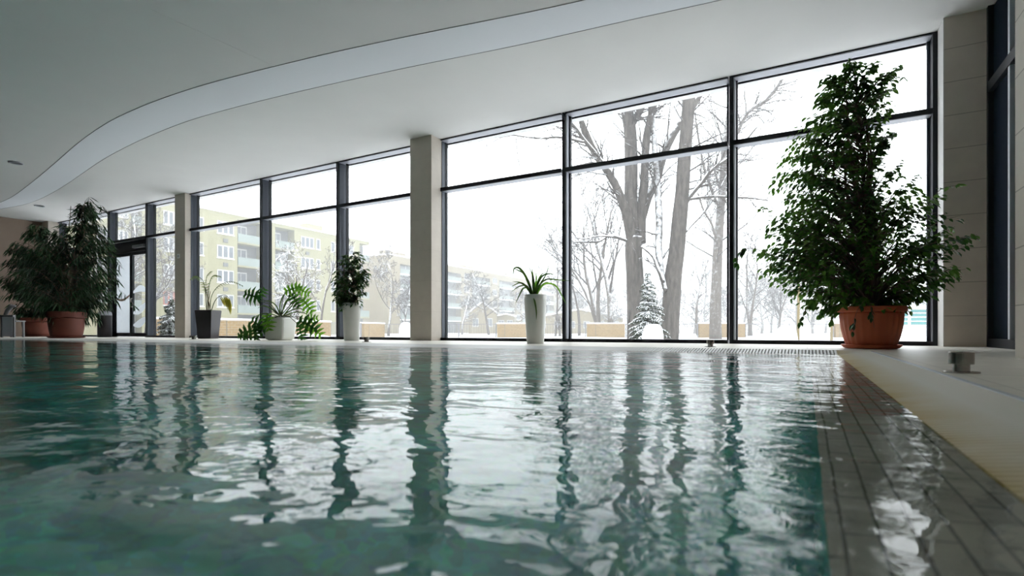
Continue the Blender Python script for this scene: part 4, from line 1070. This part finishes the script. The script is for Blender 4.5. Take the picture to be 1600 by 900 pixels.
# 5 tall round white pot with strap leaves
px, Yp = 836.5, 7.16
bx, by, dz = xy(px, Yp); base = Vector((bx, by, DK))
t = thing('potted_dracaena', base, 'strap leaved plant in a tall round white pot, right of the middle pillar', 'potted plant')
tall_pot(t, base, .172, .128, .735)
st = MB(); st.tube([base+Vector((0,0,.68)), base+Vector((0,0,.86))], [.02,.015], 8); st.build('stem', M['bark'], t)
x0_, y0_ = 834, 462
for pix, w, m, d2 in [
    ([(833,464),(828,448),(820,430),(811,419),(803,420),(802,434)], .042,'strap',-.3), ([(833,460),(826,440),(818,427),(809,422),(801,418)], .034,'strap',.1), ([(834,464),(832,440),(830,425),(822,411)], .020,'strap',0),
    ([(835,464),(834,450),(833,435),(831,419)], .044,'strap',-.1), ([(836,464),(836,448),(838,434),(837,425)], .032,'lime',0), ([(836,462),(840,445),(847,432),(857,428),(866,429)], .034,'strap',-.2),
    ([(836,464),(845,442),(852,431),(859,412)], .024,'strap',.3), ([(832,464),(825,450),(815,442),(800,440)], .030,'strap',.1), ([(832,464),(822,448),(812,442),(799,448)], .034,'strap',-.2), ([(831,464),(824,448),(812,447),(799,456)], .026,'strap',-.3),
    ([(831,466),(826,452),(818,450),(812,460),(805,475)], .030,'strap',-.4), ([(836,464),(842,447),(853,437),(866,437),(880,438),(893,439)], .026,'strap',-.3), ([(837,464),(848,446),(860,443),(870,448),(878,462),(885,476)], .030,'lime',-.4),
    ([(836,466),(843,450),(852,442),(862,444),(871,450)], .026,'strap',.2), ([(834,466),(836,472),(838,485),(838,500)], .030,'strap',-.22), ([(836,462),(840,440),(847,428),(855,427)], .024,'strap',.2), ([(833,462),(829,455),(827,448)], .02,'strap',0)]:
    strap(t, pix, dz-(.20 if pix[-1][1] > 499 else 0), w, M[m], dz+d2 if pix[-1][1] < 499 else dz-.22)

# 6, 7 big long leaved plants on the left
px, Yp = 104, 6.62
bx, by, dz = xy(px, Yp); base = Vector((bx, by, DK))
t = thing('potted_long_leaf_fig', base, 'huge drooping long leaved plant in a terracotta pot at the pool edge, left side', 'potted plant')
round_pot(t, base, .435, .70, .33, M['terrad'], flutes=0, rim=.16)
T = [(308,124,146),(330,112,165),(350,95,174),(372,62,182),(395,45,188),(420,36,192),(445,36,190),(465,38,188),(485,50,178),(500,62,165)]
leafy(t, base, dz, T, rng, 340, 17, .28, .034, droop=.35, trunk=.68, stems=6, leafm='long', depth_r=.5, inner=.2, hang=1.1, leaf_bend=.2, fold=.2, rmax_y=8.3, z_lo=0, twig_r=.006)
def lspray(pts, n, dd=0): spray(t, pts, dz+dd, n, .26, .032, M['long'], rng, hang=.9)
lspray([(150,440),(175,445),(195,460),(212,480)], 16); lspray([(145,420),(165,400),(182,405),(190,420)], 16); lspray([(130,340),(145,325),(160,322),(178,345)], 18); lspray([(125,350),(128,330),(135,312),(140,308)], 12); lspray([(140,480),(150,490),(158,500)], 8)
px, Yp = 62, 7.75
bx, by, dz = xy(px, Yp); base = Vector((bx, by, DK))
t = thing('potted_long_leaf_fig', base, 'drooping long leaved plant in a dark terracotta pot against the left wall', 'potted plant')
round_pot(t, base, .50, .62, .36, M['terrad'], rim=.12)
T = [(350,50,68),(360,35,75),(385,15,85),(410,5,95),(440,2,95),(470,5,92),(490,15,85)]
leafy(t, base, dz, T, rng, 240, 15, .30, .038, droop=.35, trunk=.60, stems=5, leafm='long', depth_r=.35, inner=.2, hang=1.1, leaf_bend=.2, fold=.2, rmax_y=8.3, z_lo=0, twig_r=.006)

# ------------------------------------------------------------------ bin, chair, steel sockets
bx, by, dz = xy(163.5, 8.2)
t = thing('litter_bin', (bx, by, DK), 'dark cylindrical litter bin with pale domed lid beside the glass door', 'bin')
c = (bx, by, DK)
b = MB(); b.lathe([(.17,0),(.185,.01),(.185,.66),(.178,.67)], 36, c); b.build('bin_body', M['darkpot'], t, smooth=True)
b = MB(); b.lathe([(.188,.665),(.188,.70),(.175,.75),(.14,.79),(.08,.815),(.01,.822)], 36, c); b.build('lid', M['grey'], t, smooth=True)

bx, by, dz = xy(11, 6.45)
base = Vector((bx, by, DK)); t = thing('deck_chair', base, 'grey deck chair with a light back panel at the far left edge', 'chair')
ux = Vector((CS, SN, 0)); uy = Vector((-SN, CS, 0))
def cb(u0,u1,v0,v1,z0,z1,name,m,bev=.01):
    b = MB(); v = []
    for z in (z0, z1):
        for u, w_ in ((u0,v0),(u1,v0),(u1,v1),(u0,v1)): q = base+ux*u+uy*w_; v.append((q.x,q.y,DK+z))
    b.add(v, [(0,3,2,1),(4,5,6,7),(0,1,5,4),(1,2,6,5),(2,3,7,6),(3,0,4,7)]); return b.build(name, m, t, bevel=bev)
for u in (-.20,.16):
    for v in (0,.3): cb(u,u+.05,v,v+.05,0,.46 if v else .66,'leg',M['greych'])
cb(-.22,.23,.035,.36,.46,.50,'seat',M['greych']); cb(-.15,.16,-.0,.03,.03,.60,'back_panel',M['grey'])
cb(-.22,.23,-.06,.0,.60,.66,'armrest',M['greych'])
b = MB(); b.tube([base+ux*-.05+Vector((0,0,.66)), base+ux*.02+Vector((0,0,.80)), base+ux*.14+Vector((0,0,.93)), base+ux*.25+Vector((0,0,.92))], [.05,.06,.06,.03], 8); b.build('headrest', M['greych'], t, smooth=True)

def socket(px, Yp, r, h, lab):
    bx, by, dz = xy(px, Yp); t = thing('steel_socket', (bx, by, DK), lab, 'deck fitting', 'steel fittings set in the pool deck'); c = (bx, by, DK)
    b = MB(); b.lathe([(r*1.45,0),(r*1.45,.003),(r*1.40,.006),(r*.8,.007)], 40, c); b.build('base_plate', M['chrome'], t)
    b = MB(); b.lathe([(r*.68,.006),(r*.68,h*.42)], 36, c); b.build('neck', M['chrome'], t, smooth=False)
    b = MB(); b.lathe([(r*.98,h*.42),(r,h*.44),(r,h*.97),(r*.97,h),(r*.75,h),(r*.72,h*.9),(r*.2,h*.9)], 40, c); b.build('cap', M['chrome'], t, smooth=False)
    b = MB(); b.lathe([(r*.12,h*.9),(r*.12,h*1.02)], 12, c); b.build('bolt', M['chrome'], t)
p_ = at(1502, HOR, 2.43); 
socket(1502, p_.y, .047, .094, 'short steel cylinder fitting on the near deck beside the right gutter')
socket(1110, 6.72, .045, .085, 'small steel deck fitting in front of the black mullion near the two big trees')
socket(572.8, 6.72, .055, .085, 'small steel deck fitting right of the round white pot with leafy plant')
socket(303, 6.9, .065, .085, 'small steel deck fitting in front of the left stone pillar')
